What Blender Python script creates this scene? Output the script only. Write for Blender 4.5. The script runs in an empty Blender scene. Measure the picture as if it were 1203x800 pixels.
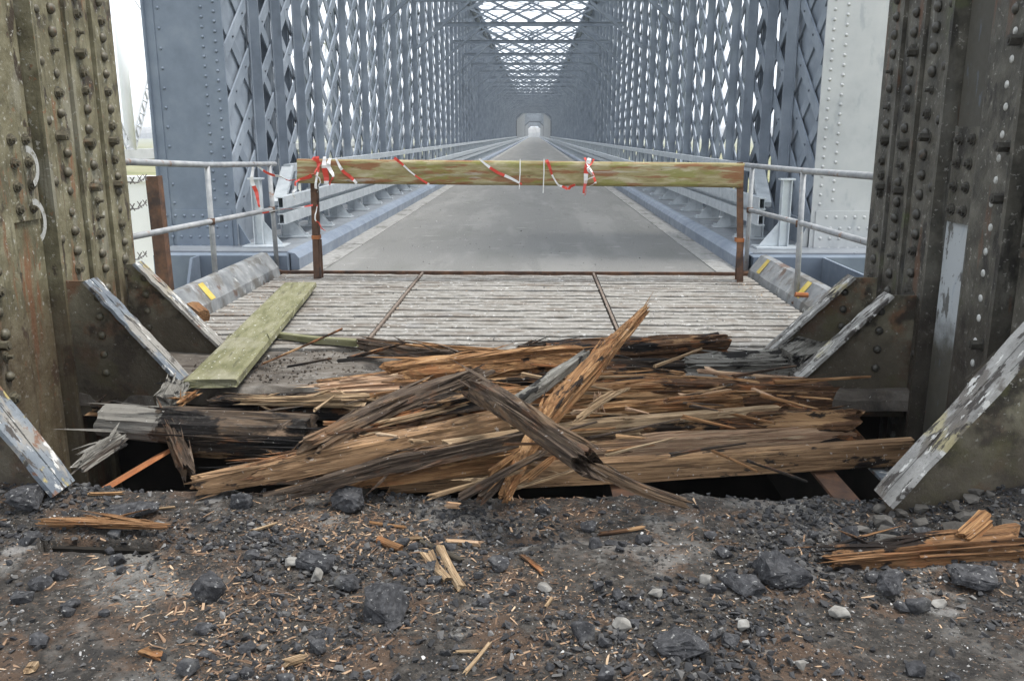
import bpy, bmesh, math, random
import numpy as np
from mathutils import Vector, Matrix, noise
R = math.radians
sc = bpy.context.scene
DENOISE = True
C = sc.collection
# ------------------------------------------------------------------ camera
F_PX, PITCH, YAW, EYE = 1020.0, R(13.35), R(1.45), 1.5
cam = bpy.data.objects.new('camera', bpy.data.cameras.new('camera'))
C.objects.link(cam)
cam.location = (0, 0, EYE)
cam.rotation_euler = (R(90) - PITCH, 0, YAW)
cam.data.sensor_fit = 'HORIZONTAL'
cam.data.lens = 36 * F_PX / 1203
cam.data.clip_start = 0.05
cam.data.clip_end = 6000
sc.camera = cam
# ------------------------------------------------------------------ sky, sun, exposure (overcast)
SUN_EL, SUN_AZ = R(66), R(92)      # azimuth clockwise from +Y
world = bpy.data.worlds.new('World'); sc.world = world; world.use_nodes = True
wn = world.node_tree; wn.nodes.clear()
sky = wn.nodes.new('ShaderNodeTexSky'); sky.sky_type = 'NISHITA'; sky.sun_disc = False
sky.sun_elevation = SUN_EL; sky.sun_rotation = SUN_AZ
sky.air_density = 1.0; sky.dust_density = 4.0; sky.ozone_density = 1.0
hs = wn.nodes.new('ShaderNodeHueSaturation'); hs.inputs['Saturation'].default_value = 0.12
mxw = wn.nodes.new('ShaderNodeMix'); mxw.data_type = 'RGBA'
mxw.inputs[0].default_value = 0.8
mxw.inputs[7].default_value = (9.6, 10.3, 11.2, 1)     # the white cloud layer
bg = wn.nodes.new('ShaderNodeBackground'); bg.inputs[1].default_value = 0.075
wo = wn.nodes.new('ShaderNodeOutputWorld')
wn.links.new(sky.outputs[0], hs.inputs['Color']); wn.links.new(hs.outputs[0], mxw.inputs[6])
wn.links.new(mxw.outputs[2], bg.inputs[0]); wn.links.new(bg.outputs[0], wo.inputs[0])
sun = bpy.data.objects.new('sun', bpy.data.lights.new('sun', 'SUN')); C.objects.link(sun)
sun.data.energy = 1.5; sun.data.angle = R(14); sun.data.color = (1, 0.96, 0.9)
sdir = Vector((math.sin(SUN_AZ)*math.cos(SUN_EL), math.cos(SUN_AZ)*math.cos(SUN_EL), math.sin(SUN_EL)))
sun.rotation_euler = sdir.to_track_quat('Z', 'Y').to_euler(); sun.location = sdir*60
sc.view_settings.view_transform = 'Standard'; sc.view_settings.look = 'None'
sc.view_settings.gamma = 1; sc.view_settings.exposure = 1.45
sc.view_settings.use_curve_mapping = False
sc.render.engine = 'CYCLES'; sc.cycles.use_denoising = DENOISE
sc.render.resolution_x, sc.render.resolution_y = 1024, 680

# ------------------------------------------------------------------ pixel -> place
CR = cam.rotation_euler.to_matrix()
def ray(px, py):
    return CR @ Vector(((px-601.5)/F_PX, -(py-400)/F_PX, -1))
def PZ(px, py, z=0.0):
    d = ray(px, py); return Vector((0, 0, EYE)) + d*((z-EYE)/d.z)
def PY(px, py, y):
    d = ray(px, py); return Vector((0, 0, EYE)) + d*(y/d.y)
def PX(px, py, x):
    d = ray(px, py); return Vector((0, 0, EYE)) + d*(x/d.x)

# ------------------------------------------------------------------ helpers
class MB:
    def __init__(s): s.v = []; s.f = []
    def add(s, vs, fs):
        o = len(s.v); s.v += [tuple(v) for v in vs]; s.f += [tuple(i+o for i in f) for f in fs]; return s
    def box(s, x0, x1, y0, y1, z0, z1):
        return s.add([(x0,y0,z0),(x1,y0,z0),(x1,y1,z0),(x0,y1,z0),(x0,y0,z1),(x1,y0,z1),(x1,y1,z1),(x0,y1,z1)],
                     [(0,3,2,1),(4,5,6,7),(0,1,5,4),(1,2,6,5),(2,3,7,6),(3,0,4,7)])
    def bar(s, a, b, w, t, wdir):
        """box from a to b, width w along wdir, thickness t across"""
        a, b = Vector(a), Vector(b); d = (b-a).normalized(); wd = Vector(wdir); wd = (wd - d*wd.dot(d)).normalized(); n = d.cross(wd)
        vs = [p + wd*(w/2*i) + n*(t/2*j) for p in (a, b) for i, j in ((-1,-1),(1,-1),(1,1),(-1,1))]
        return s.add(vs, [(0,3,2,1),(4,5,6,7),(0,1,5,4),(1,2,6,5),(2,3,7,6),(3,0,4,7)])
    def tube(s, pts, r, n=10):
        pts = [Vector(p) for p in pts]; rs = r if isinstance(r, (list, tuple)) else [r]*len(pts)
        vs = []; fs = []
        for i, p in enumerate(pts):
            d = (pts[min(i+1, len(pts)-1)] - pts[max(i-1, 0)]).normalized()
            u = d.cross(Vector((0,0,1)) if abs(d.z) < .9 else Vector((1,0,0))).normalized(); w = d.cross(u)
            vs += [p + (u*math.cos(2*math.pi*k/n) + w*math.sin(2*math.pi*k/n))*rs[i] for k in range(n)]
        for i in range(len(pts)-1):
            for k in range(n): fs.append((i*n+k, i*n+(k+1)%n, (i+1)*n+(k+1)%n, (i+1)*n+k))
        fs.append(tuple(range(n))[::-1]); fs.append(tuple((len(pts)-1)*n+k for k in range(n)))
        return s.add(vs, fs)
    def prism(s, poly, axis, a, b):
        """polygon (two other coords in order) swept along axis from a to b"""
        n = len(poly); vs = []
        for t in (a, b):
            for p in poly:
                vs.append({'x': (t, p[0], p[1]), 'y': (p[0], t, p[1]), 'z': (p[0], p[1], t)}[axis])
        return s.add(vs, [tuple(range(n)), tuple(range(2*n-1, n-1, -1))] + [(i, i+n, (i+1) % n+n, (i+1) % n) for i in range(n)])
    def mesh(s, name, mat, smooth=False):
        me = bpy.data.meshes.new(name); me.from_pydata(s.v, [], s.f)
        bm = bmesh.new(); bm.from_mesh(me); bmesh.ops.recalc_face_normals(bm, faces=bm.faces); bm.to_mesh(me); bm.free()
        if smooth: me.polygons.foreach_set('use_smooth', [True]*len(me.polygons))
        if mat: me.materials.append(mat)
        return me
def tag(o, label=None, cat=None, group=None, kind=None):
    if label: o['label'] = label
    if cat: o['category'] = cat
    if group: o['group'] = group
    if kind: o['kind'] = kind
    return o
def adopt(o, parent):
    o.parent = parent; o.matrix_parent_inverse = Matrix.Translation(-root_loc(parent))
def root_loc(p):
    v = Vector(p.location)
    if p.parent: v = v if p.type == 'MESH' and p.get('_abs') else v
    return v
def obj(name, me, parent=None, loc=None, rot=None, **kw):
    """one mesh object; its parent (a root Empty or a part) is never rotated, so world coordinates carry over"""
    o = bpy.data.objects.new(name, me); C.objects.link(o)
    if parent is not None:
        o.parent = parent
        w = Vector((0,0,0)); q = parent
        while q: w += Vector(q.location); q = q.parent
        o.location = (Vector(loc) if loc is not None else Vector((0,0,0))) - w
        o.location = Vector(o.location)
    elif loc is not None: o.location = loc
    if rot is not None: o.rotation_euler = rot
    return tag(o, **kw)
def mobj(name, mb, mat, parent=None, smooth=False, **kw):
    return obj(name, mb.mesh(name, mat, smooth), parent, (0,0,0), None, **kw)
def thing(name, loc, label, cat, group=None):
    e = bpy.data.objects.new(name, None); C.objects.link(e); e.location = loc; e.empty_display_size = .1
    return tag(e, label, cat, group)

# ------------------------------------------------------------------ materials
def V(nt, kind, **kw):
    n = nt.nodes.new(kind)
    for k, v in kw.items(): setattr(n, k, v)
    return n
def setin(n, **kw):
    for k, v in kw.items(): n.inputs[k].default_value = v
def material(name, ramp, ns=4.0, vec=(1,1,1), detail=8, layers=(), rough=.7, rough_var=.12, metal=0.0, bump=None, bumpvec=(1,1,1),
             bdist=.01, coord='Object', rand=True, spec=.4, island=0.0, rpos=None):
    """base colour = noise through a ramp; layers = (colour, noise scale, vec, lo, hi, amount, kind)"""
    m = bpy.data.materials.new(name); m.use_nodes = True; nt = m.node_tree; nt.nodes.clear(); L = nt.links.new
    out = V(nt, 'ShaderNodeOutputMaterial'); bs = V(nt, 'ShaderNodeBsdfPrincipled'); L(bs.outputs[0], out.inputs[0])
    tc = V(nt, 'ShaderNodeTexCoord'); co = tc.outputs[coord]
    if rand:
        oi = V(nt, 'ShaderNodeObjectInfo'); mul = V(nt, 'ShaderNodeMath', operation='MULTIPLY'); mul.inputs[1].default_value = 53.0
        L(oi.outputs['Random'], mul.inputs[0]); ad = V(nt, 'ShaderNodeVectorMath', operation='ADD')
        L(co, ad.inputs[0]); L(mul.outputs[0], ad.inputs[1]); co = ad.outputs[0]
    def nz(scale, vec, detail=6, rough_=.62, kind='noise', off=0):
        mp = V(nt, 'ShaderNodeMapping'); mp.inputs['Scale'].default_value = vec; mp.inputs['Location'].default_value = (off, off*.7, off*1.3)
        L(co, mp.inputs[0])
        if kind == 'voronoi':
            t = V(nt, 'ShaderNodeTexVoronoi'); t.inputs['Scale'].default_value = scale; L(mp.outputs[0], t.inputs[0]); return t.outputs['Distance']
        t = V(nt, 'ShaderNodeTexNoise'); setin(t, Scale=scale, Detail=detail, Roughness=rough_); L(mp.outputs[0], t.inputs[0]); return t.outputs[0]
    base = nz(ns, vec, detail)
    if island:
        g = V(nt, 'ShaderNodeNewGeometry'); mm = V(nt, 'ShaderNodeMix'); mm.inputs[0].default_value = island
        L(base, mm.inputs[2]); L(g.outputs['Random Per Island'], mm.inputs[3]); base = mm.outputs[0]
    cr = V(nt, 'ShaderNodeValToRGB'); L(base, cr.inputs[0]); el = cr.color_ramp.elements
    n = len(ramp)
    pos = rpos or ([.32 + .36*i/(n-1) for i in range(n)] if not island else [.1+.8*i/(n-1) for i in range(n)])
    while len(el) < n: el.new(.5)
    for e, p, c in zip(el, pos, ramp): e.position = p; e.color = (*c, 1)
    col = cr.outputs[0]
    for i, (lc, s, v, lo, hi, amt, kind) in enumerate(layers):
        if kind == 'z':                      # colour change along an axis (v is the axis vector), broken up by noise
            dt = V(nt, 'ShaderNodeVectorMath', operation='DOT_PRODUCT'); L(tc.outputs['Object'], dt.inputs[0]); dt.inputs[1].default_value = v
            nn = nz(s, (1,1,1), 5, off=3*i+1); ma = V(nt, 'ShaderNodeMath', operation='MULTIPLY_ADD'); ma.inputs[1].default_value = .35
            L(nn, ma.inputs[0]); L(dt.outputs['Value'], ma.inputs[2]); f = ma.outputs[0]
        else: f = nz(s, v, 6, kind=kind, off=7.3*(i+1))
        mr = V(nt, 'ShaderNodeMapRange'); mr.interpolation_type = 'SMOOTHSTEP'; setin(mr, **{'From Min': lo, 'From Max': hi, 'To Min': 0.0, 'To Max': amt})
        L(f, mr.inputs[0]); mx = V(nt, 'ShaderNodeMix'); mx.data_type = 'RGBA'; L(mr.outputs[0], mx.inputs[0]); L(col, mx.inputs[6]); mx.inputs[7].default_value = (*lc, 1); col = mx.outputs[2]
    L(col, bs.inputs['Base Color'])
    rn = nz(ns*2.3, vec, 4, off=40); rr = V(nt, 'ShaderNodeMapRange'); setin(rr, **{'From Min': .3, 'From Max': .7, 'To Min': rough-rough_var, 'To Max': min(1, rough+rough_var)})
    L(rn, rr.inputs[0]); L(rr.outputs[0], bs.inputs['Roughness'])
    bs.inputs['Metallic'].default_value = metal; bs.inputs['Specular IOR Level'].default_value = spec
    if bump:
        bn = nz(bump[0], bumpvec, 8, .7, off=21); b = V(nt, 'ShaderNodeBump'); b.inputs['Strength'].default_value = bump[1]; b.inputs['Distance'].default_value = bdist
        L(bn, b.inputs['Height']); L(b.outputs[0], bs.inputs['Normal'])
    return m
XS = (1,1,1)
MT = {}
MT['olive'] = material('olive_steel', [(.078,.069,.040),(.158,.142,.086),(.245,.225,.150)], 6.5, layers=[
    ((.26,.25,.205), 3.2, (1,1,.4), .55, .66, .5, 'noise'), ((.19,.085,.04), 5, (1.5,1.5,.22), .56, .64, .85, 'noise'), ((.04,.028,.02), 7, (1,1,.5), .57, .64, .9, 'noise'),
    ((.42,.41,.36), 30, XS, .60, .65, .75, 'noise'), ((.055,.05,.03), 9, (2.6,2.6,.1), .54, .66, .6, 'noise'),
    ((.21,.10,.05), 22, XS, .63, .68, .7, 'noise'), ((.06,.036,.022), 5, (0,0,-1), -.60, -.15, .6, 'z')],
    rough=.6, bump=(45,.6), bdist=.01, rand=False)
MT['dark'] = material('shaded_steel', [(.03,.028,.022),(.07,.065,.052),(.13,.122,.10)], 6.5, layers=[  # shaded copy of the olive steel: shade put into the base colour
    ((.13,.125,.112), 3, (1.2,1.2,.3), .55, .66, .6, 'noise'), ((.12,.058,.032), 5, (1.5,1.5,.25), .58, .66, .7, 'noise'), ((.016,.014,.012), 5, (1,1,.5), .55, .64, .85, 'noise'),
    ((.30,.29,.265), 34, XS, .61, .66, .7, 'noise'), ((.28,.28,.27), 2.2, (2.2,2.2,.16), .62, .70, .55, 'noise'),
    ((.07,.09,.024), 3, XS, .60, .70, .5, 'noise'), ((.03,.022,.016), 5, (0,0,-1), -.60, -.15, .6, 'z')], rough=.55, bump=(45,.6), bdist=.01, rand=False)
MT['olive_grime'] = material('gusset_steel', [(.075,.066,.045),(.14,.125,.086),(.22,.20,.145)], 5, layers=[
    ((.15,.07,.035), 3.4, XS, .52, .62, .75, 'noise'), ((.022,.018,.014), 3.6, XS, .52, .62, .85, 'noise'),
    ((.42,.41,.37), 40, XS, .63, .67, .7, 'noise'), ((.14,.14,.045), 2.3, XS, .56, .66, .5, 'noise'), ((.045,.034,.024), 6, (0,0,-1), -.30, .0, .7, 'z')], rough=.75, bump=(30,.7), bdist=.012, rand=False)
MT['peel'] = material('peeling_paint', [(.10,.115,.135),(.15,.17,.19),(.22,.235,.25)], 4, XS, layers=[
    ((.34,.27,.09), 1.3, XS, .56, .58, .9, 'noise'), ((.24,.225,.20), 2.2, (1,2,1), .53, .57, .9, 'noise'), ((.05,.042,.036), 7, (1,2.6,1), .56, .60, .95, 'noise'),
    ((.55,.54,.51), 9, (1,2.4,1), .60, .63, .9, 'noise'), ((.16,.075,.04), 5, XS, .62, .66, .85, 'noise'), ((.03,.026,.024), 40, (1,2,1), .60, .66, .6, 'noise')],
    rough=.65, bump=(28,.8), bdist=.01, rand=True)
MT['peel_white'] = material('flaking_white_paint', [(.16,.155,.145),(.27,.263,.248),(.42,.41,.39)], 5, XS, layers=[
    ((.34,.29,.13), 1.4, XS, .64, .68, .7, 'noise'), ((.13,.115,.10), 2.6, (1,2,1), .52, .57, .9, 'noise'), ((.045,.038,.033), 8, (1,2.6,1), .54, .58, .95, 'noise'),
    ((.62,.61,.58), 11, (1,2.4,1), .60, .63, .85, 'noise'), ((.19,.09,.05), 4, XS, .62, .66, .85, 'noise'), ((.04,.035,.03), 42, (1,2,1), .59, .65, .6, 'noise')], rough=.65, bump=(28,.8), bdist=.01, rand=True)
MT['blue'] = material('blue_paint', [(.12,.148,.19),(.15,.182,.228),(.185,.218,.262)], 2.6, layers=[
    ((.33,.37,.43), 5, (1,1,.3), .6, .75, .35, 'noise'), ((.14,.16,.19), 9, (1,1,.15), .62, .75, .35, 'noise')], rough=.42, bump=(90,.12), bdist=.003, rand=False)
MT['silver'] = material('silver_grey_paint', [(.33,.34,.347),(.42,.43,.432),(.48,.485,.48)], 1.3, layers=[
    ((.27,.29,.31), 6, (1,1,.4), .54, .68, .55, 'noise'), ((.45,.44,.42), 30, (1,1,.15), .68, .74, .5, 'noise')], rough=.42, bump=(80,.12), bdist=.003, rand=False)
MT['truss'] = material('truss_paint', [(.155,.182,.218),(.21,.243,.287),(.27,.305,.35)], 1.8, layers=[
    ((.07,.08,.10), 5, (1,1,.3), .6, .75, .45, 'noise'), ((.12,.075,.05), 14, XS, .71, .76, .5, 'noise')], rough=.5)
MT['truss_far'] = MT['truss']
MT['pale_far'] = material('pale_far_span', [(.24,.25,.26),(.29,.30,.31),(.34,.35,.355)], .5, rough=.6)  # paler base colour for the girders of the far spans
MT['rim'] = material('dark_portal_rim', [(.035,.045,.06),(.05,.062,.08),(.065,.078,.1)], .5, rough=.6)
MT['galv'] = material('galvanised_steel', [(.40,.435,.46),(.50,.535,.56),(.58,.61,.63)], 6, layers=[
    ((.3,.33,.36), 14, XS, .6, .7, .4, 'noise')], rough=.42, metal=.35)
MT['pipe'] = material('worn_pipe_paint', [(.20,.21,.22),(.28,.29,.30),(.36,.365,.365)], 8, layers=[
    ((.22,.11,.06), 7, XS, .60, .68, .8, 'noise'), ((.12,.06,.035), 11, XS, .66, .72, .8, 'noise')], rough=.55, bump=(60,.2), bdist=.003)
MT['rust'] = material('rusty_iron', [(.05,.03,.022),(.10,.055,.035),(.17,.085,.045)], 7, layers=[
    ((.035,.028,.026), 5, XS, .55, .66, .7, 'noise'), ((.30,.13,.045), 12, XS, .66, .72, .6, 'noise')], rough=.85, bump=(60,.4), bdist=.004)
MT['orange_rust'] = material('orange_rust', [(.19,.065,.025),(.30,.11,.04),(.36,.15,.06)], 6, layers=[
    ((.08,.035,.02), 9, XS, .6, .68, .7, 'noise')], rough=.9, bump=(50,.4), bdist=.004)
MT['bolt'] = material('bolt_steel', [(.05,.045,.033),(.09,.08,.055),(.13,.115,.08)], 30, layers=[
    ((.12,.06,.03), 16, XS, .58, .68, .6, 'noise')], rough=.5)
MT['bolt_shaded'] = material('shaded_bolt_steel', [(.025,.023,.02),(.045,.042,.035),(.075,.07,.058)], 30, layers=[  # bolts of the shaded pillar, darkened along with it
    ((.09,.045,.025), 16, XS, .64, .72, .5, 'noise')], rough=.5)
MT['white_rivet'] = material('white_sprayed_steel', [(.22,.22,.21),(.42,.42,.40),(.55,.55,.53)], 40, rough=.6)
MT['patch'] = material('sprayed_panel', [(.045,.042,.034),(.07,.065,.052),(.1,.092,.072)], 3, layers=[
    ((.42,.45,.47), 9, (0,0,1), .42, .72, .9, 'z'), ((.07,.065,.055), 11, (1,1,.5), .54, .60, .85, 'noise'), ((.06,.056,.046), 5, (0,0,1), 1.25, 1.32, 1.0, 'z'), ((.16,.22,.30), 6, (1,3,1), .60, .66, .25, 'noise'), ((.06,.055,.05), 40, XS, .62, .68, .7, 'noise'), ((.14,.05,.03), 12, XS, .66, .7, .8, 'noise')],
    rough=.6, bump=(50,.3), bdist=.004, rand=False)
MT['road'] = material('road_asphalt', [(.125,.124,.117),(.165,.163,.155),(.21,.207,.197)], 60, layers=[
    ((.135,.136,.125), 1.6, (1,.25,1), .50, .64, .55, 'noise'), ((.23,.226,.214), .9, (1.6,.22,1), .50, .60, .5, 'noise'), ((.12,.12,.113), 3.3, (1,.5,1), .58, .66, .4, 'noise'), ((.36,.355,.34), 2.6, (.8,2.2,1), .63, .68, .55, 'noise'),
    ((.70,.70,.68), 18, XS, .70, .72, .9, 'noise'), ((.07,.07,.066), 14, XS, .68, .71, .8, 'noise')], rough=.85, bump=(160,.4), bdist=.004, rand=False)
MT['strip'] = material('concrete_edge', [(.20,.197,.187),(.26,.256,.245),(.32,.315,.30)], 9, layers=[
    ((.12,.116,.105), 5, (1,.4,1), .53, .64, .75, 'noise'), ((.42,.415,.4), 12, (1,.5,1), .62, .68, .5, 'noise')], rough=.85, bump=(90,.3), bdist=.004, rand=False)
MT['ledge'] = material('ledge_paint', [(.15,.165,.185),(.19,.205,.225),(.23,.25,.27)], 2, layers=[
    ((.16,.16,.155), 3, XS, .56, .7, .6, 'noise')], rough=.38, bump=(80,.1), bdist=.003, rand=False)
MT['ledge_edge'] = material('ledge_blue_edge', [(.145,.175,.225),(.18,.215,.27),(.22,.255,.31)], 2, rough=.4, rand=False)
MT['ledge_face'] = material('ledge_face', [(.16,.16,.155),(.21,.21,.20),(.25,.25,.24)], 4, (1,.3,1), layers=[
    ((.12,.13,.06), 4, (1,.5,1), .6, .72, .6, 'noise')], rough=.8, rand=False)
MT['slat'] = material('weathered_slat', [(.165,.152,.133),(.225,.211,.19),(.285,.273,.252)], 14, (1,1,1), layers=[
    ((.125,.10,.078), 1.6, (1,1,1), .50, .62, .65, 'noise'), ((.08,.064,.05), 22, XS, .62, .68, .7, 'noise'),
    ((.56,.555,.53), 26, XS, .60, .66, .75, 'noise'), ((.20,.2,.205), 2.2, XS, .56, .7, .4, 'noise')], rough=.75, bump=(60,.5), bdist=.006)
MT['seam'] = material('dusty_seam', [(.11,.08,.06),(.16,.125,.10),(.21,.17,.14)], 9, rough=.85)
MT['under'] = material('hole_shade', [(.010,.009,.008),(.018,.016,.014),(.028,.025,.02)], 3, rough=.95, spec=.1, rand=False)  # near-black: the shade of hole and slot is put into the colour
MT['stripdirt'] = material('dirty_timber_strip', [(.055,.045,.036),(.11,.095,.08),(.20,.185,.165)], 3.2, (1,3.2,1), layers=[
    ((.025,.022,.02), 3, XS, .54, .68, .8, 'noise'), ((.5,.49,.46), 55, XS, .665, .70, .85, 'noise'), ((.33,.32,.3), 4, (1,2,1), .62, .74, .6, 'noise')],
    rough=.9, bump=(40,.8), bdist=.012, rand=False)
MT['ground'] = material('rubble_ground', [(.024,.022,.02),(.054,.048,.042),(.11,.099,.088)], 24, layers=[
    ((.12,.072,.044), 5, XS, .48, .60, .6, 'noise'), ((.20,.191,.178), 1.15, XS, .52, .60, .85, 'noise'), ((.035,.032,.03), 6, XS, .56, .63, .8, 'noise'),
    ((.018,.017,.016), 55, XS, .55, .60, .8, 'noise'), ((.22,.14,.09), 80, XS, .60, .65, .6, 'noise'), ((.50,.49,.47), 65, XS, .63, .67, .7, 'noise'), ((.36,.35,.335), 3.2, XS, .62, .68, .55, 'noise')],
    rough=.92, bump=(75,1.0), bdist=.02, rand=False, spec=.25)
MT['asphalt'] = material('asphalt_lump', [(.022,.022,.024),(.042,.042,.045),(.085,.085,.088)], 38, layers=[
    ((.16,.155,.145), 6, XS, .58, .70, .5, 'noise'), ((.36,.355,.34), 60, XS, .62, .66, .7, 'noise'), ((.016,.016,.017), 45, XS, .58, .64, .7, 'noise')], rough=.88, bump=(90,.9), bdist=.008, spec=.25)
MT['stone'] = material('pale_stone', [(.10,.095,.085),(.18,.17,.155),(.29,.28,.26)], 20, rough=.85, bump=(60,.4), bdist=.004)
MT['crumb'] = material('asphalt_crumbs', [(.02,.02,.021),(.036,.036,.038),(.058,.056,.056),(.10,.096,.092),(.22,.215,.21)], 30, rough=.9, island=.85, bump=(160,.6), bdist=.003, rand=False, spec=.25, rpos=[.05,.4,.7,.86,.96])
MT['dirtcrumb'] = material('dirt_crumbs', [(.03,.025,.02),(.06,.048,.038),(.10,.082,.066),(.16,.14,.12)], 30, rough=.95, island=.8, rand=False, spec=.2)
MT['pebble'] = material('pale_crumbs', [(.16,.155,.15),(.3,.29,.28),(.5,.49,.47)], 30, rough=.85, island=.85, rand=False)
MT['chip'] = material('wood_chips', [(.07,.04,.025),(.13,.078,.047),(.21,.13,.078),(.34,.23,.145),(.52,.39,.26)], 30, rough=.8, island=.85, rand=False, rpos=[.05,.35,.6,.82,.97])
MT['clod'] = material('dry_dirt', [(.055,.05,.045),(.09,.083,.074),(.14,.13,.118)], 8, layers=[((.35,.34,.32), 60, XS, .68,.72,.6,'noise')], rough=.95, bump=(60,.8), bdist=.01, spec=.2)
MT['white_wall'] = material('white_render', [(.74,.74,.73),(.79,.79,.78),(.82,.82,.81)], .4, rough=.8, rand=False)
MT['white_steel'] = material('white_bridge_paint', [(.70,.71,.72),(.76,.77,.78),(.8,.81,.81)], .5, rough=.5)
MT['grey_steel'] = material('pale_grey_bridge_paint', [(.32,.33,.34),(.4,.41,.42),(.46,.47,.48)], .5, rough=.6)
MT['grass'] = material('dry_grass', [(.17,.165,.09),(.23,.22,.12),(.29,.28,.16)], .35, layers=[((.11,.13,.035), .06, XS, .45,.62,.7,'noise')], rough=.95, spec=.1, bump=(3,.6), bdist=.2, rand=False)
MT['leafless'] = material('bare_trees', [(.16,.14,.12),(.22,.2,.17),(.28,.26,.22)], .4, rough=.95, rand=False)
MT['wire'] = material('wire', [(.10,.09,.085),(.16,.15,.14)], 20, rough=.6)
MT['string'] = material('white_string', [(.6,.6,.58),(.72,.72,.7)], 20, rough=.8)
def woodmat(name, ramp, char=.0, pale=.0, white=.35, rot=.0, ends=.4, bs=.9):
    L = [((ramp[0][0]*.45, ramp[0][1]*.45, ramp[0][2]*.45), 3.0, (1.2,24,24), .54, .62, .7, 'noise'),
         (tuple(min(.75, q*1.3) for q in ramp[-1]), 3.0, (.9,16,16), .56, .64, .75, 'noise')]
    if rot: L.append(((.30,.125,.05), 5, (1,2.4,2.4), .54, .62, rot, 'noise'))
    if pale: L.append(((.52,.32,.165), 1.9, (.9,4,4), .56, .61, pale, 'noise'))
    L.append(((.05,.036,.026), 4.0, (.8,34,34), .60, .64, .75, 'noise'))
    if char: L.append(((.012,.011,.011), 2.8, (1,2.6,2.6), .62-char*.2, .66-char*.2, .95, 'noise'))
    if white: L.append(((.66,.65,.62), 34, XS, .65, .68, white, 'noise'))
    return material(name, ramp, 3.4, (1.0,20,20), 9, L, rough=.86, rough_var=.1, bump=(7,bs), bumpvec=(1.0,24,24), bdist=.02, spec=.2)
W = {}
W['tan'] = woodmat('splintered_tan_wood', [(.14,.068,.03),(.27,.142,.064),(.42,.24,.112)], pale=.65, rot=.5, char=.08)
W['tanbeam'] = woodmat('sawn_tan_wood', [(.12,.07,.037),(.215,.13,.07),(.31,.198,.112)], pale=.3, char=.2, white=.4, bs=.5)
W['pink'] = woodmat('fresh_split_wood', [(.36,.21,.13),(.52,.34,.22),(.64,.45,.30)], pale=.5, char=.05)
W['grey'] = woodmat('weathered_wood', [(.036,.026,.02),(.085,.061,.045),(.155,.117,.085)], pale=.15, rot=.2)
W['brown'] = woodmat('rotten_brown_wood', [(.034,.019,.012),(.095,.05,.027),(.19,.105,.055)], pale=.7, rot=.8, char=.34)
W['dark'] = woodmat('charred_and_shade_wood', [(.015,.012,.011),(.035,.026,.02),(.075,.054,.038)], pale=.5, char=.55, rot=.3)  # also colours buried logs dark, as shaded gaps in the heap
W['bark'] = woodmat('grey_bark', [(.12,.115,.10),(.19,.18,.16),(.26,.25,.225)], char=.35, white=.6)
W['barklog'] = material('bark_end_log', [(.03,.024,.02),(.075,.055,.04),(.15,.105,.07)], 3.2, (1.1,10,10), 9, [
    ((.50,.34,.22), 1.8, (.9,2.6,2.6), .56, .62, .9, 'noise'), ((.012,.011,.011), 2.6, (1,2,2), .50, .56, .95, 'noise'),
    ((.20,.19,.17), 9, (-1,0,0), .40, .43, 1.0, 'z'), ((.10,.095,.085), 24, (1,2,2), .54, .64, .35, 'noise'), ((.62,.61,.58), 30, XS, .67, .70, .6, 'noise')],
    rough=.86, bump=(9,.9), bumpvec=(1.2,12,12), bdist=.012, spec=.2, rand=False)
W['orange'] = woodmat('rotten_orange_wood', [(.12,.06,.03),(.23,.12,.055),(.33,.19,.095)], rot=.5, char=.2)
W['under'] = MT['under']
W['stick'] = woodmat('pale_stick', [(.22,.14,.078),(.34,.235,.138),(.46,.34,.215)], white=.1)
W['green'] = material('algae_plank', [(.10,.10,.045),(.165,.16,.085),(.22,.21,.135)], 2.6, (1.4,6,3), layers=[
    ((.055,.05,.03), 3, (1.2,10,6), .56, .66, .6, 'noise'), ((.62,.62,.58), 26, (1,1.8,1), .63, .67, .85, 'noise'), ((.28,.265,.21), 1.5, XS, .56, .68, .5, 'noise')],
    rough=.85, bump=(10,.6), bumpvec=(1.2,14,14), bdist=.006)
W['beam'] = material('algae_beam', [(.17,.135,.055),(.29,.25,.125),(.43,.385,.265)], 2.4, (1.2,6,6), layers=[
    ((.22,.09,.04), 1.5, (1.1,6,9), .50, .57, .85, 'noise'), ((.20,.20,.05), 1.7, (1.3,3,5), .53, .62, .75, 'noise'),
    ((.38,.36,.31), 2.1, (.7,4,8), .60, .68, .7, 'noise'), ((.06,.045,.025), 7, (1,2.5,2.5), .64, .70, .7, 'noise')],
    rough=.8, bump=(8,.5), bumpvec=(1,12,12), bdist=.006)
W['olddark'] = woodmat('wet_dark_board', [(.03,.026,.02),(.06,.05,.038),(.10,.088,.065)], white=.5)
# striped barrier tape: bands along the ribbon's own length (UV)
mt = bpy.data.materials.new('red_white_tape'); mt.use_nodes = True; nt = mt.node_tree; b = nt.nodes['Principled BSDF']
tc = V(nt, 'ShaderNodeTexCoord'); sx = V(nt, 'ShaderNodeSeparateXYZ'); nt.links.new(tc.outputs['UV'], sx.inputs[0])
fr = V(nt, 'ShaderNodeMath', operation='FRACT'); nt.links.new(sx.outputs[0], fr.inputs[0])
gt = V(nt, 'ShaderNodeMath', operation='GREATER_THAN'); gt.inputs[1].default_value = .5; nt.links.new(fr.outputs[0], gt.inputs[0])
mx = V(nt, 'ShaderNodeMix'); mx.data_type = 'RGBA'; mx.inputs[6].default_value = (.58,.06,.04,1); mx.inputs[7].default_value = (.68,.67,.66,1)
nt.links.new(gt.outputs[0], mx.inputs[0]); nt.links.new(mx.outputs[2], b.inputs['Base Color']); b.inputs['Roughness'].default_value = .35
MT['tape'] = mt
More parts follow.
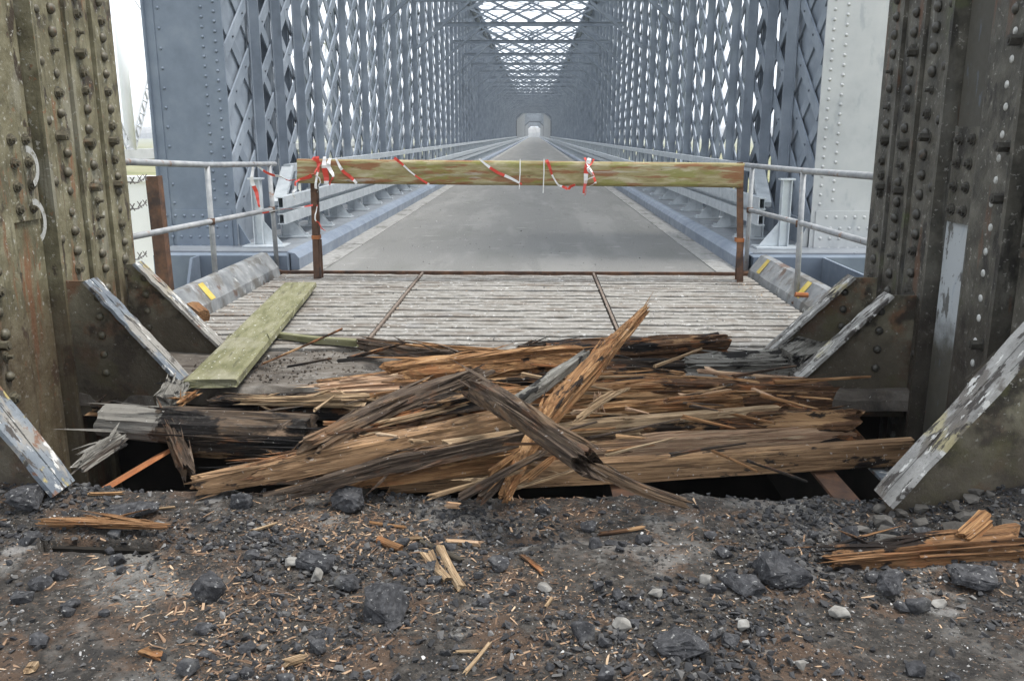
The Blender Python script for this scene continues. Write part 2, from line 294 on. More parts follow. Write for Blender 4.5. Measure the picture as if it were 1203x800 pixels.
# gap slats, kerb with yellow stripes
MT['kerb'] = material('kerb_plate', [(.13,.138,.145),(.20,.208,.213),(.28,.285,.285)], 6, layers=[
    ((.10,.088,.07), 4, XS, .50, .62, .7, 'noise'),
    ((.10,.055,.035), 3.2, XS, .58, .66, .85, 'noise'), ((.5,.5,.48), 9, XS, .60, .68, .6, 'noise')], rough=.65, bump=(40,.35), bdist=.005, rand=False)
MT['yellow'] = material('yellow_stripe', [(.38,.28,.05),(.5,.38,.08),(.55,.44,.14)], 12, layers=[((.28,.28,.27), 14, XS, .58,.66,.7,'noise')], rough=.6)

# =================================================================== SETTING
XL, XR = -3.65, 3.30          # lattice walls
CX = -.175                    # bridge centre line
Y_ROAD, Y_END1, Y_END2, Y_END3 = 9.62, 168.8, 318.0, 465.0
def struct(name, mb, mat, **kw): return mobj(name, mb, mat, kind='structure', **kw)
m = MB()
# terrain: a plain reaching the horizon, one sheet
n = 40
xs = [math.copysign(abs(t)**2.6*4500, t) for t in np.linspace(-1, 1, n)]
vs = [(x, y+300, -4.6 + .8*noise.noise((x*.01, y*.01, 0))) for y in xs for x in xs]
fs = [(j*n+i, j*n+i+1, (j+1)*n+i+1, (j+1)*n+i) for j in range(n-1) for i in range(n-1)]
m.add(vs, fs); struct('terrain', m, MT['grass'])
struct('road', MB().box(CX-2.21, CX+2.21, Y_ROAD, 470, -.3, 0), MT['road'])
for s, nm in ((-1, 'road_edge'), (1, 'road_edge')):
    a, b = sorted((CX+s*2.215, CX+s*2.49))
    mm = MB(); y = Y_ROAD
    while y < 470:
        l = 2.45 if y < 60 else 60
        mm.box(a, b, y, min(y+l-.012, 470), -.3, .004+.006*random.Random(int(y*7)+s).random()); y += l
    struct(nm, mm, MT['strip'])
    # the raised ledge that carries the guard rail
    a, b = CX+s*2.49, CX+s*4.2
    le = struct('side_ledge', MB().box(min(a+s*.10, b), max(a+s*.10, b), 9.9, 470, -.3, .19), MT['ledge'])
    struct('ledge_edge_beam', MB().prism([(a+s*.002, .0), (a+s*.002, .13), (a+s*.05, .185), (a+s*.14, .205), (a+s*.14, .194), (a+s*.098, .194), (a+s*.098, .0)][::s], 'y', 9.75, 470), MT['ledge_edge'])
    struct('ledge_gutter', MB().box(min(a+s*.0, a+s*.09), max(a+s*.0, a+s*.09)-.003, 9.75, 470, -.3, -.002), MT['ledge_face'])
# edge angle at the road end
struct('road_end_angle', MB().box(CX-2.75, CX+2.6, Y_ROAD-.045, Y_ROAD-.004, -.2, .012), MT['rust'])
# below the deck: added closed box, coloured black for the hole's shade
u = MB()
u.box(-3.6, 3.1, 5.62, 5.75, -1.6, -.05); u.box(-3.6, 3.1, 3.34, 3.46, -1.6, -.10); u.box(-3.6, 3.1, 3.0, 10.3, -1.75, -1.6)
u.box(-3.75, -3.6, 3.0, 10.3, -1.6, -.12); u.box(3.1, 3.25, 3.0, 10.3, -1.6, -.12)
u.box(-3.6, 3.1, 5.75, 9.58, -.5, -.12)  # black slab under the slats darkens their gaps
struct('hole_dark_box', u, MT['under'])

# ---- near deck: crumbled asphalt, one fine sheet
def sst(a, b, x):
    t = max(0, min(1, (x-a)/(b-a))); return t*t*(3-2*t)
Y_EDGE = 3.60
TR = (PZ(42, 635), PZ(205, 640))            # the little slot in the crust
def gz(x, y):
    q = Vector((x, y, 0))
    z = .022*noise.noise(q*1.3) + .014*noise.noise(q*4.1) + .009*noise.noise(q*11) + .006*noise.noise(q*27)
    ys = 3.02 + .07*noise.noise((x*1.7, 3, 0)) + .03*noise.noise((x*7, 9, 0))
    z += .045*(1-sst(ys-.05, ys+.02, y)) - .035
    z += .16*math.exp(-((x-2.15)/.42)**2 - ((y-3.42)/.22)**2) + .10*math.exp(-((x+2.35)/.35)**2 - ((y-3.45)/.2)**2)
    tx = (x-TR[0].x)/(TR[1].x-TR[0].x)
    if -.15 < tx < 1.15:
        w = .088*min(1, max(0, 6*min(tx+.03, 1.03-tx))) + .02*noise.noise((x*14, 1, 0))
        d = abs(y-(TR[0].y*(1-tx)+TR[1].y*tx) + .012*noise.noise((x*9, 5, 0)))
        z -= .30*(1-sst(w-.02, w+.008, d)) if w > .03 else 0
    z -= .05*sst(3.52, 3.62, y + .035*noise.noise((x*5, 2, 7)))
    return z
n1 = 300; xsn = np.linspace(-3.6, 3.05, n1); ysn = np.concatenate([np.linspace(1.2, 3.615, 165)])
vs = [(x, y, gz(x, y)) for y in ysn for x in xsn]; ny = len(ysn)
fs = [(j*n1+i, j*n1+i+1, (j+1)*n1+i+1, (j+1)*n1+i) for j in range(ny-1) for i in range(n1-1)]
vs += [(x, ysn[-1]+.004, -.35) for x in xsn]; fs += [((ny-1)*n1+i, (ny-1)*n1+i+1, ny*n1+i+1, ny*n1+i) for i in range(n1-1)]
o = len(vs); vs += [(x, -30, -.02) for x in xsn]; fs += [(o+i, o+i+1, i+1, i) for i in range(n1-1)]
m = MB().add(vs, fs); g = struct('near_deck', m, MT['ground']); g.data.polygons.foreach_set('use_smooth', [True]*len(g.data.polygons))
# strip of dirty timber between hole and grating
m = MB(); nx, nyy = 160, 26
vs = []
for j in range(nyy):
    for i in range(nx):
        x = -2.95 + 5.4*i/(nx-1); y = 5.12 + .93*j/(nyy-1)
        fr_ = ((y-5.12)/.233) % 1; z = -.03 + .02*noise.noise((x*2, y*6, 3)) + .012*noise.noise((x*9, y*14, 5)) - (.03 if fr_ < .09 else 0)
        if j == 0: y += .12*noise.noise((x*2.5, 0, 8)); z -= .02
        vs.append((x, y, z))
fs = [(j*nx+i, j*nx+i+1, (j+1)*nx+i+1, (j+1)*nx+i) for j in range(nyy-1) for i in range(nx-1)]
o = len(vs); vs += [(-2.95+5.4*i/(nx-1), vs[i][1]-.004, -.15) for i in range(nx)]; fs += [(i+1, i, o+i, o+i+1) for i in range(nx-1)]
struct('timber_strip', m.add(vs, fs), MT['stripdirt'])

# =================================================================== GRATING between strip and road
rng = random.Random(4)
SP = .142
xsplit = [CX-2.62, PZ(475, 355).x-.05, PZ(709, 355).x+.02, CX+2.52]
slat_protos = {}
for p in range(3):
    x0, x1 = xsplit[p]+.025, xsplit[p+1]-.025
    lab = ['weathered whitish slatted deck panel beside the kerb under the green plank', 'weathered whitish slatted deck panel between the two rusty seam bars',
           'weathered whitish slatted deck panel beside the kerb with two yellow stripes'][p]
    t = thing('grating_panel', (x0, 6.07, -.05), lab, 'deck panel', 'slatted deck panels before the road')
    y = 6.07; k = 0; meshes = []
    for v in range(4):
        mm = MB(); l = x1-x0; nn = 14; r2 = random.Random(p*10+v)
        poly_t = []; 
        vs = []; fs = []
        for i in range(nn+1):
            xx = l*i/nn; e0 = .005*r2.uniform(-1, 1); e1 = .005*r2.uniform(-1, 1); zt = .004*r2.uniform(-1, 1)
            w = SP-.046
            vs += [(xx, e0, -.10), (xx, e0, zt-.006), (xx, e0+.012, zt), (xx, w-.012+e1, zt), (xx, w+e1, zt-.006), (xx, w+e1, -.10)]
        for i in range(nn):
            for q in range(6): fs.append((i*6+q, i*6+(q+1) % 6, (i+1)*6+(q+1) % 6, (i+1)*6+q))
        fs += [tuple(range(6)), tuple(nn*6+q for q in range(6))]
        meshes.append(mm.add(vs, fs).mesh('slat', MT['slat']))
    while y < Y_ROAD-.2:
        obj('slat', meshes[k % 4], t, (x0, y, rng.uniform(-.004, .004)), (0, 0, rng.uniform(-.0012, .0012))); y += SP; k += 1
    if p < 2: mobj('seam_bar', MB().bar((xsplit[p+1], 6.12, -.003), (xsplit[p+1], Y_ROAD-.06, -.003), .02, .022, (1,0,0)), MT['seam'], t)

# =================================================================== LATTICE BRIDGE
Z0, Z1 = .12, 8.6
def clip_bar(y0, z0, y1, z1, ya, yb):
    if y1 < y0: y0, z0, y1, z1 = y1, z1, y0, z0
    if y1 <= ya+.05 or y0 >= yb-.05: return None
    if y0 < ya: z0 = z0+(z1-z0)*(ya-y0)/(y1-y0); y0 = ya
    if y1 > yb: z1 = z0+(z1-z0)*(yb-y0)/(y1-y0); y1 = yb
    return (y0, z0, y1, z1)
def stiff_mesh(d, mat):
    s = MB()
    s.box(-.165, -.045, -.007, .007, Z0, Z1); s.box(.045, .165, -.007, .007, Z0, Z1)          # legs across the web
    s.box(-.047, -.036, -.05, .05, Z0, Z1); s.box(.036, .047, -.05, .05, Z0, Z1)              # legs on the web
    return s.mesh('stiffener', mat)
STF = stiff_mesh(1, MT['truss'])
LAT = .82; SLOPE = .82/.63; HH = Z1-Z0; HY = HH*SLOPE      # bars climb .63 m per .82 m
full = {}
for dsg in (1, -1):
    full[dsg] = MB().bar((0, 0, Z0), (0, dsg*HY, Z1), .15, .022, (0, 1, -dsg)).mesh('lattice_bar', MT['truss'])
def girder(xw, s, label):
    t = thing('lattice_girder', (xw, 10.5, 0), label, 'girder', 'lattice girders along the road')
    far = MB()
    yb0 = 10.46
    for dsg in (1, -1):
        xo = xw - s*dsg*.016            # the two bar layers lie against each other
        i0 = int((yb0-HY)/LAT)-1
        for i in range(i0, int((Y_END1+HY)/LAT)+2):
            ys = i*LAT + .2
            c = clip_bar(ys, Z0, ys+dsg*HY, Z1, yb0, Y_END1)
            if not c: continue
            fullbar = abs(c[2]-c[0]-HY) < 1e-6
            if min(c[0], c[2]) < 52:
                if fullbar: obj('lattice_bar', full[dsg], t, (xo, ys, 0))
                else:
                    mobj('lattice_bar', MB().bar((xo, c[0], c[1]), (xo, c[2], c[3]), .15, .022, (0, 1, -dsg)), MT['truss'], t)
            else: far.bar((xo, c[0], c[1]), (xo, c[2], c[3]), .15, .022, (0, 1, -dsg))
    mobj('far_lattice', far, MT['truss_far'], t, kind='stuff')
    for y in [11.5, 12.5, 13.6, 14.7] + [16.8+2*i for i in range(76)]:
        obj('stiffener', STF, t, (xw, y, 0))
    # riveted plate behind the first bays and chords top and bottom
    mobj('end_plate', MB().box(min(xw+s*.03, xw+s*.042), max(xw+s*.03, xw+s*.042), 10.46, 11.5, 0, Z1+.1).box(min(xw+s*.3, xw+s*.32), max(xw+s*.3, xw+s*.32), 10.5, 13.6, 0, Z1+.1), MT['truss'], t)
    mobj('top_chord', MB().box(xw-.35, xw+.35, 10.5, Y_END1, Z1, Z1+.16).box(xw-.05, xw+.05, 10.5, Y_END1, Z1-.5, Z1-.002).box(xw-s*.052, xw-s*.30, 10.5, Y_END1, Z1-.42, Z1-.40), MT['truss'], t)
    mobj('bottom_chord', MB().box(xw-.035, xw+.035, 10.48, Y_END1, -.3, .5), MT['truss'], t)
    # small rivet heads on bars
    rv = MB()
    for i in range(0, 30):
        for j in range(0, 26):
            yy = i*LAT/2 + 10.6; zz = Z0 + .315*j
            # crossing points of the two bar families
            k = round((yy-.2-(zz-Z0)*SLOPE)/LAT); y1 = k*LAT+.2+(zz-Z0)*SLOPE
            if 10.55 < y1 < 20: rv.tube([(xw-s*.026, y1, zz), (xw-s*.04, y1, zz)], [.02, .012], 6)
    mobj('lattice_rivets', rv, MT['truss'], t, kind='stuff')
    return t
girder(XL, -1, 'tall grey-blue riveted lattice girder on the side of the barbed wire post')
girder(XR, 1, 'tall grey-blue riveted lattice girder behind the bright silver end post')
# far spans: the same girders, coarser
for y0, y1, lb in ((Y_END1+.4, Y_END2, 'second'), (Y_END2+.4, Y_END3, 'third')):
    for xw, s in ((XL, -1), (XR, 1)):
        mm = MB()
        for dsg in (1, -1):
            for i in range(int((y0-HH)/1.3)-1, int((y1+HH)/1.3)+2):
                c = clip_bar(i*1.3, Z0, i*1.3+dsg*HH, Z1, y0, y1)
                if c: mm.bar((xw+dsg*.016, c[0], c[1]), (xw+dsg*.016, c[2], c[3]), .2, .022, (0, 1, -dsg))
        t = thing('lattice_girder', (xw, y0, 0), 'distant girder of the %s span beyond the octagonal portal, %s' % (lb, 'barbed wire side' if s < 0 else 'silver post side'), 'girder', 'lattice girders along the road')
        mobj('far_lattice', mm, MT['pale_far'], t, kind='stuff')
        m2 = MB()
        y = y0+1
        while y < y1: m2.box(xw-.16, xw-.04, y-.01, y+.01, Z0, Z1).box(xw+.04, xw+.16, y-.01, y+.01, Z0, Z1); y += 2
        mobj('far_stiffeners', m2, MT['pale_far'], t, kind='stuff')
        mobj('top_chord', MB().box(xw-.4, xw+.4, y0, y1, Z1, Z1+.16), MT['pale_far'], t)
# cross frames: strut, two knee braces
ZS = 5.25
fm = MB().box(XL+.17, XR-.17, -.09, -.075, ZS, ZS+.12).box(XL+.17, XR-.17, -.13, -.035, ZS-.012, ZS).box(XL+.17, XR-.17, -.13, -.035, ZS+.12, ZS+.132).mesh('strut', MT['truss'])
kn = {}
for s, xw in ((-1, XL), (1, XR)):
    kn[s] = MB().bar((xw-s*.17, -.08, 3.95), (CX+s*1.75, -.08, ZS-.013), .10, .08, (0,1,0)).mesh('knee_brace', MT['truss'])
k = 0
fy = 14.7
SWAY = []
zt_, zb_, hw_ = Z1-.1, ZS+.14, 3.25
for dsg in (1, -1):
    for x0 in (-9.4, -6.3, -3.2, -.1):
        xa, za, xb2, zb2 = x0, zb_, x0+9.3*.72, zt_          # rises over 6.7 m
        if xa < -hw_: za += (zt_-zb_)*(-hw_-xa)/6.696; xa = -hw_
        if xb2 > hw_: zb2 -= (zt_-zb_)*(xb2-hw_)/6.696; xb2 = hw_
        if xb2-xa < .5: continue
        SWAY.append(MB().bar((CX+dsg*xa, -.08+.02*dsg, za), (CX+dsg*xb2, -.08+.02*dsg, zb2), .085, .02, (0,0,1)).mesh('sway_bar', MT['truss']))
FRY = [14.7, 20.8] + [26.8+6*i for i in range(24)]
t0 = None
for i, y in enumerate(FRY):
    t = thing('cross_frame', (CX, y, ZS), 'grey-blue overhead strut with two knee braces spanning between the lattice girders', 'cross frame', 'overhead cross frames of the bridge')
    obj('strut', fm, t, (0, y, 0)); obj('knee_brace', kn[-1], t, (0, y, 0)); obj('knee_brace', kn[1], t, (0, y, 0))
    for q in SWAY: obj('sway_bar', q, t, (0, y, 0))
# top lateral lattice
tl = thing('top_lattice', (CX, 10.5, Z1), 'fine diamond lattice roof bracing high over the road', 'roof lattice')
def top_lat(y0, y1, step, w):
    mm = MB(); wd = XR-XL-.7
    y = y0-wd
    while y < y1:
        for dsg in (1, -1):
            a = (XL+.35 if dsg > 0 else XR-.35, y, Z1+.10-.03*dsg); b_ = (XR-.35 if dsg > 0 else XL+.35, y+wd, Z1+.10-.03*dsg)
            if a[1] >= y0 and b_[1] <= y1: mm.bar(a, b_, w, .02, (1,0,0))
        y += step
    return mm
near = top_lat(10.5, 60, 3.0, .10)
i = 0
for q in range(0, len(near.v), 8):
    mb = MB(); mb.v = near.v[q:q+8]; mb.f = [(0,3,2,1),(4,5,6,7),(0,1,5,4),(1,2,6,5),(2,3,7,6),(3,0,4,7)]
    mobj('roof_bar', mb, MT['truss'], tl)
mobj('far_roof_bars', top_lat(60.2, Y_END3, 3.0, .10), MT['truss_far'], tl, kind='stuff')
mm = MB(); y = 12
while y < Y_END3: mm.box(XL+.351, XR-.351, y, y+.2, Z1-.02, Z1+.03); y += 6
mobj('roof_ribs', mm, MT['truss_far'], tl, kind='stuff')
# octagonal portals at the span ends
def portal(y, lab):
    t = thing('portal_frame', (CX, y, 0), lab, 'portal', 'octagonal portals between the spans')
    hw = 3.35
    octa = [(-hw, 0), (-hw, 4.35), (-1.85, 5.75), (1.85, 5.75), (hw, 4.35), (hw, 0)]
    outer = [(-4.3, 0), (-4.3, 9.0), (-4.3, 9.0), (4.3, 9.0), (4.3, 9.0), (4.3, 0)]
    mm = MB()
    for i in range(5):
        q = [octa[i], octa[i+1], outer[i+1], outer[i]]
        if outer[i] == outer[i+1]: q = q[:3]
        mm.prism([(a+CX, b) for a, b in q], 'y', y, y+.3)
    mobj('portal_plate', mm, MT['truss'], t)
    rim = MB(); pts = octa
    for i in range(5):
        a, b_ = pts[i], pts[i+1]
        rim.bar((a[0]+CX, y-.12, a[1]), (b_[0]+CX, y-.12, b_[1]), .3, .34, (0,1,0))
    mobj('rim', rim, MT['rim'], t)
portal(Y_END1+.05, 'octagonal steel portal framing the road at the end of the first span')
portal(Y_END2+.05, 'smaller-looking octagonal steel portal seen through the first portal')
portal(Y_END3+.05, 'last octagonal portal at the bright far end of the tunnel')
# portal end posts facing the viewer
def end_post(x0, x1, s, mat, label):
    """frontal riveted plate, x0 inner corner, x1 outer edge, s outward sign"""
    Yp = 10.40
    t = thing('end_post', ((x0+x1)/2, Yp, -.2), label, 'end post')
    a, b_ = min(x0, x1), max(x0, x1)
    mobj('front_plate', MB().box(a, b_, Yp, Yp+.02, -.6, 9), mat, t)
    mobj('base_plate', MB().box(a+.05, b_-.05, Yp-.022, Yp-.002, -.35, .62), mat, t)
    mobj('inner_plate', MB().box(min(x0+s*.125, x0+s*.14), max(x0+s*.125, x0+s*.14), Yp+.021, Yp+1.1, -.6, 9), MT['truss'], t)
    mobj('outer_flange', MB().box(min(x1, x1+s*.1), max(x1, x1+s*.1), Yp-.012, Yp+.035, -.6, 9).box(min(x1+s*.1, x1+s*.12), max(x1+s*.1, x1+s*.12), Yp-.05, Yp+.6, -.6, 9), MT['blue'], t)
    rv = MB()
    def dome(x, z, y=Yp, r=.02):
        rv.tube([(x, y, z), (x, y-.009, z), (x, y-.014, z)], [r, r*.8, r*.3], 7)
    z = .7
    while z < 8.8:
        for q in (.09, .235): dome(x0+s*q, z+(.05 if q > .1 else 0))
        z += .108
    for z in (.55, .42, .3, .18, .05, -.08, -.2):
        for q in range(7): dome(x0+s*(.12+q*.11+(.055 if int(z*100) % 2 else 0)), z, Yp-.022)
    for z in np.arange(.7, 8.8, .22): dome(x1-s*.05, z)
    mobj('rivet_heads', rv, mat, t, smooth=True, kind='stuff')
    g = MB().prism([(x0-s*.002, -.2), (x0-s*.34, -.2), (x0-s*.34, -.14), (x0-s*.002, .45)][::-s], 'y', Yp+.05, Yp+.08)
    mobj('foot_gusset', g, mat, t)
end_post(-3.58, -4.36, -1, MT['blue'], 'blue painted riveted end post behind the pipe railing and rusty wire post')
end_post(3.27, 4.6, 1, MT['silver'], 'bright silver grey riveted end post beside the dark pillar')
# blue box troughs at the bridge end, low down
t = thing('bearing_box', (-3.3, 9.8, -.2), 'low blue steel box at the foot of the blue end post', 'steel box')
mobj('box_body', MB().box(-4.3, -2.78, 9.66, 9.90, -.5, .17), MT['blue'], t)
mobj('side_fin', MB().prism([(9.1, -.45), (9.65, -.45), (9.65, .17), (9.45, .17)], 'x', -3.80, -3.77), MT['blue'], t)
t = thing('bearing_box', (3.2, 9.8, -.2), 'low pale blue steel trough at the foot of the silver end post', 'steel box')
mobj('box_body', MB().box(2.44, 4.3, 9.66, 9.90, -.5, .17), MT['blue'], t)
mobj('side_fin', MB().box(3.2, 3.23, 8.4, 9.65, -.45, .17), MT['blue'], t)
mobj('trough_floor', MB().box(2.62, 3.2, 7.2, 9.65, -.5, -.12), MT['blue'], t)

# =================================================================== GUARD RAILS and handrails
def guard_rail(s, label, lab2, ramp_first):
    xf = CX + s*2.86                      # road-side face
    Yg = 10.55
    t = thing('guard_rail', (xf, Yg, .19), label, 'guard rail', 'galvanised guard rails')
    def sx(a, b_): return (min(xf+s*a, xf+s*b_), max(xf+s*a, xf+s*b_))
    for z0, z1 in ((.62, .76), (.43, .56)):
        x0, x1 = sx(0, .012); mm = MB().box(x0, x1, Yg, Y_END1, z0, z1)
        x0, x1 = sx(.012, .09); mm.box(x0, x1, Yg, Y_END1, z1-.012, z1).box(x0, x1, Yg, Y_END1, z0, z0+.012)
        mobj('rail_beam', mm, MT['galv'], t)
    x0, x1 = sx(.09, .10); mobj('rail_web', MB().box(x0, x1, Yg+.1, Y_END1, .44, .75), MT['galv'], t)
    pm = MB(); x0, x1 = sx(.14, .26)
    a0, a1 = sx(.14, .152); pm.box(a0, a1, -.05, .05, .215, .74); a0, a1 = sx(.153, .247); pm.box(a0, a1, -.006, .006, .215, .74); a0, a1 = sx(.248, .26); pm.box(a0, a1, -.05, .05, .215, .74)
    a0, a1 = sx(.101, .139); pm.box(a0, a1, -.05, .05, .46, .73)
    post = pm.mesh('post', MT['galv'])
    x0, x1 = sx(-.10, .36); base = MB().box(x0, x1, -.11, .11, .194, .212).mesh('base_plate', MT['galv'])
    br = MB()
    for dy in (-.05, .03):
        br.prism([(xf+s*.139, .213), (xf-s*.05, .213), (xf-s*.05, .225), (xf+s*.139, .46)], 'y', dy, dy+.012)
    br.box(min(xf-s*.09, xf-s*.055), max(xf-s*.09, xf-s*.055), -.03, .03, .213, .25)
    brk = br.mesh('bracket', MT['galv'])
    y = Yg+.75
    while y < Y_END1-.5:
        obj('post', post, t, (0, y, 0)); obj('base_plate', base, t, (0, y, 0)); obj('bracket', brk, t, (0, y, 0)); y += 1.38
    # tall end post
    e = MB(); a0, a1 = sx(.2, .21); e.box(a0, a1, Yg-.26, Yg-.16, .215, .98); a0, a1 = sx(.21, .30); e.box(a0, a1, Yg-.215, Yg-.205, .215, .98); a0, a1 = sx(.30, .31); e.box(a0, a1, Yg-.26, Yg-.16, .215, .98)
    a0, a1 = sx(.17, .34); e.box(a0, a1, Yg-.27, Yg-.15, .981, 1.0)
    p = mobj('end_stanchion', e, MT['galv'], t)
    a0, a1 = sx(-.08, .42); mobj('stanchion_base', MB().box(a0, a1, Yg-.36, Yg-.06, .194, .213), MT['galv'], t)
    mobj('stanchion_bracket', MB().prism([(xf+s*.199, .214), (xf-s*.02, .214), (xf-s*.02, .225), (xf+s*.199, .50)], 'y', Yg-.217, Yg-.203), MT['galv'], t)
    h = thing('handrail', (CX+s*3.22, 12.3, .19), lab2, 'handrail', 'box section handrails behind the guard rails')
    xh = CX+s*3.20
    mobj('top_rail', MB().box(xh-.05, xh+.05, 12.0, Y_END1, 1.0, 1.10), MT['galv'], h)
    mobj('sloped_end', MB().bar((CX+s*3.02, 10.9, .66), (xh, 12.04, 1.05), .16, .06, (1,0,0)), MT['galv'], h)
    hp = MB().box(xh-.03, xh+.03, -.03, .03, .19, .999).mesh('post', MT['galv'])
    y = 12.3
    while y < Y_END1-.5: obj('post', hp, h, (0, y, 0)); y += .92 if y < 100 else 1.84
    # continuing beyond the first portal
    f = thing('guard_rail', (xf, Y_END1+1, .19), 'distant guard rail in the far spans ' + ('on the barbed wire post side' if s < 0 else 'on the silver end post side'), 'guard rail', 'galvanised guard rails')
    x0, x1 = sx(0, .1); mm = MB().box(x0, x1, Y_END1+.5, Y_END3, .43, .56).box(x0, x1, Y_END1+.5, Y_END3, .62, .76)
    mobj('rail_beam', mm, MT['galv'], f)
    pm2 = MB(); y = Y_END1+1
    while y < Y_END3: a0, a1 = sx(.101, .2); pm2.box(a0, a1, y-.05, y+.05, .19, .74); y += 2.76
    mobj('rail_posts', pm2, MT['galv'], f, kind='stuff')
guard_rail(-1, 'galvanised two-beam guard rail beginning behind the tape-wrapped end of the barrier', 'galvanised box handrail rising behind the guard rail near the tape-wrapped post', True)
guard_rail(1, 'galvanised two-beam guard rail beginning before the bright silver end post', 'galvanised box handrail rising behind the guard rail near the silver end post', True)

# =================================================================== OLD PILLARS
PXL, PXR = -2.86, 2.32
def dome_mesh(r, h, mat, n=12):
    return MB().tube([(0,0,0),(h*.45,0,0),(h*.8,0,0),(h,0,0)], [r, r*.93, r*.65, r*.2], n).mesh('rivet', mat, True)
def bolt_mesh(r, h, sh, mat):
    b_ = MB().tube([(0,0,0),(h,0,0)], r, 6); b_.tube([(h*.99,0,0),(sh,0,0)], r*.52, 8)
    b_.tube([(-.001,0,0),(.006,0,0)], r*1.35, 12)
    return b_.mesh('bolt', mat)
def old_pillar(xw, s, mat, bmat, label, seed):
    """wall along Y whose face looks to the bridge axis; s = outward sign"""
    t = thing('steel_pillar', (xw, 4.5, -1.6), label, 'pillar'); rg = random.Random(seed)
    def xb(a, b_): return (min(xw+s*a, xw+s*b_), max(xw+s*a, xw+s*b_))
    HT = 4.6
    x0, x1 = xb(.09, .5); mobj('core', MB().box(x0, x1, 3.2, 6.17, -1.6, HT), mat, t)
    # angle legs, each with its raised heel along the near edge
    legs = [(5.86, 6.22, 0.030), (5.50, 5.855, .015), (5.10, 5.495, 0.0), (4.31, 4.745, 0.0), (3.58, 3.96, 0.0)]
    for ya, yb, of in legs:
        mm = MB(); x0, x1 = xb(of, .085)
        # slightly dished leg
        prof = [(ya, xw+s*(of-.028)), (ya+.03, xw+s*(of-.030)), (ya+.055, xw+s*(of-.006)), (ya+.10, xw+s*of), (yb-.03, xw+s*(of+.004)), (yb, xw+s*(of+.012)), (yb, xw+s*.0895), (ya, xw+s*.0895)]
        mm.prism([(q, p) for p, q in prof], 'z', -1.6, HT)
        mm.v = [(v[0], v[1], v[2]) for v in mm.v]
        # prism('z') takes (x, y)
        mobj('angle_leg', mm, mat, t)
    # recessed panels with splice plates
    for ya, yb, special in ((4.755, 5.06, True), (3.97, 4.26, False), (3.21, 3.55, False)):
        x0, x1 = xb(.045, .0885)
        mobj('recessed_panel', MB().box(x0, x1, ya, yb, -1.6, HT), MT['patch'] if (s > 0 and special) else mat, t)
        x0, x1 = xb(.028, .0445)
        zc = 1.02 if ya > 4.5 else .92
        mobj('splice_plate', MB().box(x0, x1, ya+.012, yb-.012, zc, zc+.52), mat, t)
        bm_ = bolt_mesh(.025, .02, .034, bmat)
        for yy in (ya+.085, yb-.085):
            for q in range(4):
                obj('bolt', bm_, t, (xw+s*.0275, yy+rg.uniform(-.006, .006), zc+.07+q*.127), (rg.uniform(0, 1), 0, math.pi if s > 0 else 0))
    # rivets in columns
    kinds = [dome_mesh(.034, .034, bmat), dome_mesh(.032, .036, bmat, 6), bolt_mesh(.029, .028, .040, bmat), dome_mesh(.028, .018, bmat), bolt_mesh(.021, .016, .046, bmat)]
    wr = dome_mesh(.021, .009, MT['white_rivet'])
    long_ = bolt_mesh(.027, .06, .066, bmat)
    for cy, of, dz, z0 in ((6.03, .036, .113, -.25), (5.69, .018, .115, -.3), (5.345, .003, .118, -.5), (4.50, .003, .118, -.5), (3.80, .003, .12, -.2)):
        z = z0; k = 0
        while z < 2.55:
            if rg.random() < .98:
                me = kinds[rg.choice([0,0,0,1,1,2,2,3,4])]
                if s > 0 and abs(cy-4.5) < .01: me = wr if z < 2.0 else kinds[3]
                obj('rivet', me, t, (xw+s*of, cy+rg.uniform(-.012, .012), z+rg.uniform(-.01, .01)), (rg.uniform(0, 1), 0, math.pi if s > 0 else 0))
            z += dz; k += 1
    for cy, of in ((5.20, .003),):
        for z in np.arange(-.1, 2.5, .33): obj('rivet', kinds[3], t, (xw+s*of, cy+rg.uniform(-.01, .01), z+rg.uniform(-.05, .05)), (0, 0, math.pi if s > 0 else 0))
    # long service bolts
    for cy, of, zs in ((5.99, .033, (1.17, 1.46)), (5.64, .016, (1.17, 1.44, 1.98)), (5.30, .0, (1.48, .55)), (4.42, .0, (1.42, 1.95, 1.18, .42))):
        for z in zs: obj('bolt', long_, t, (xw+s*(of+.002), cy+rg.uniform(-.02, .02), z+rg.uniform(-.02, .02)), (rg.uniform(0, 1), 0, math.pi if s > 0 else 0))
    return t
pl = old_pillar(PXL, -1, MT['olive'], MT['bolt'], 'olive brown rusty riveted steel pillar on the side of the green plank', 3)
pr = old_pillar(PXR, 1, MT['dark'], MT['bolt_shaded'], 'grimy riveted steel pillar, coloured dark for its shaded face, with white spray paint', 5)
# spray paint marks on the olive pillar (thin paint skins on its panel)
pm_ = material('spray_paint', [(.26,.26,.25),(.36,.36,.34),(.42,.42,.4)], 20, layers=[((.12,.11,.07), 30, XS, .55,.65,.8,'noise')], rough=.7)
for cz, r in ((1.32, .10), (1.02, .11)):
    mm = MB(); vs = []; fs = []
    for i in range(15):
        a = -1.2+i*.2
        for q in (r-.018, r+.018): vs.append((PXL+.0275-.0+.003, 4.88+q*math.cos(a)*.9, cz+q*math.sin(a)))
    for i in range(14): fs.append((2*i, 2*i+1, 2*i+3, 2*i+2))
    mobj('paint_mark', mm.add([(v[0]-.03 if False else v[0], v[1], v[2]) for v in vs], fs), pm_, pl, label='faded white spray paint arc')
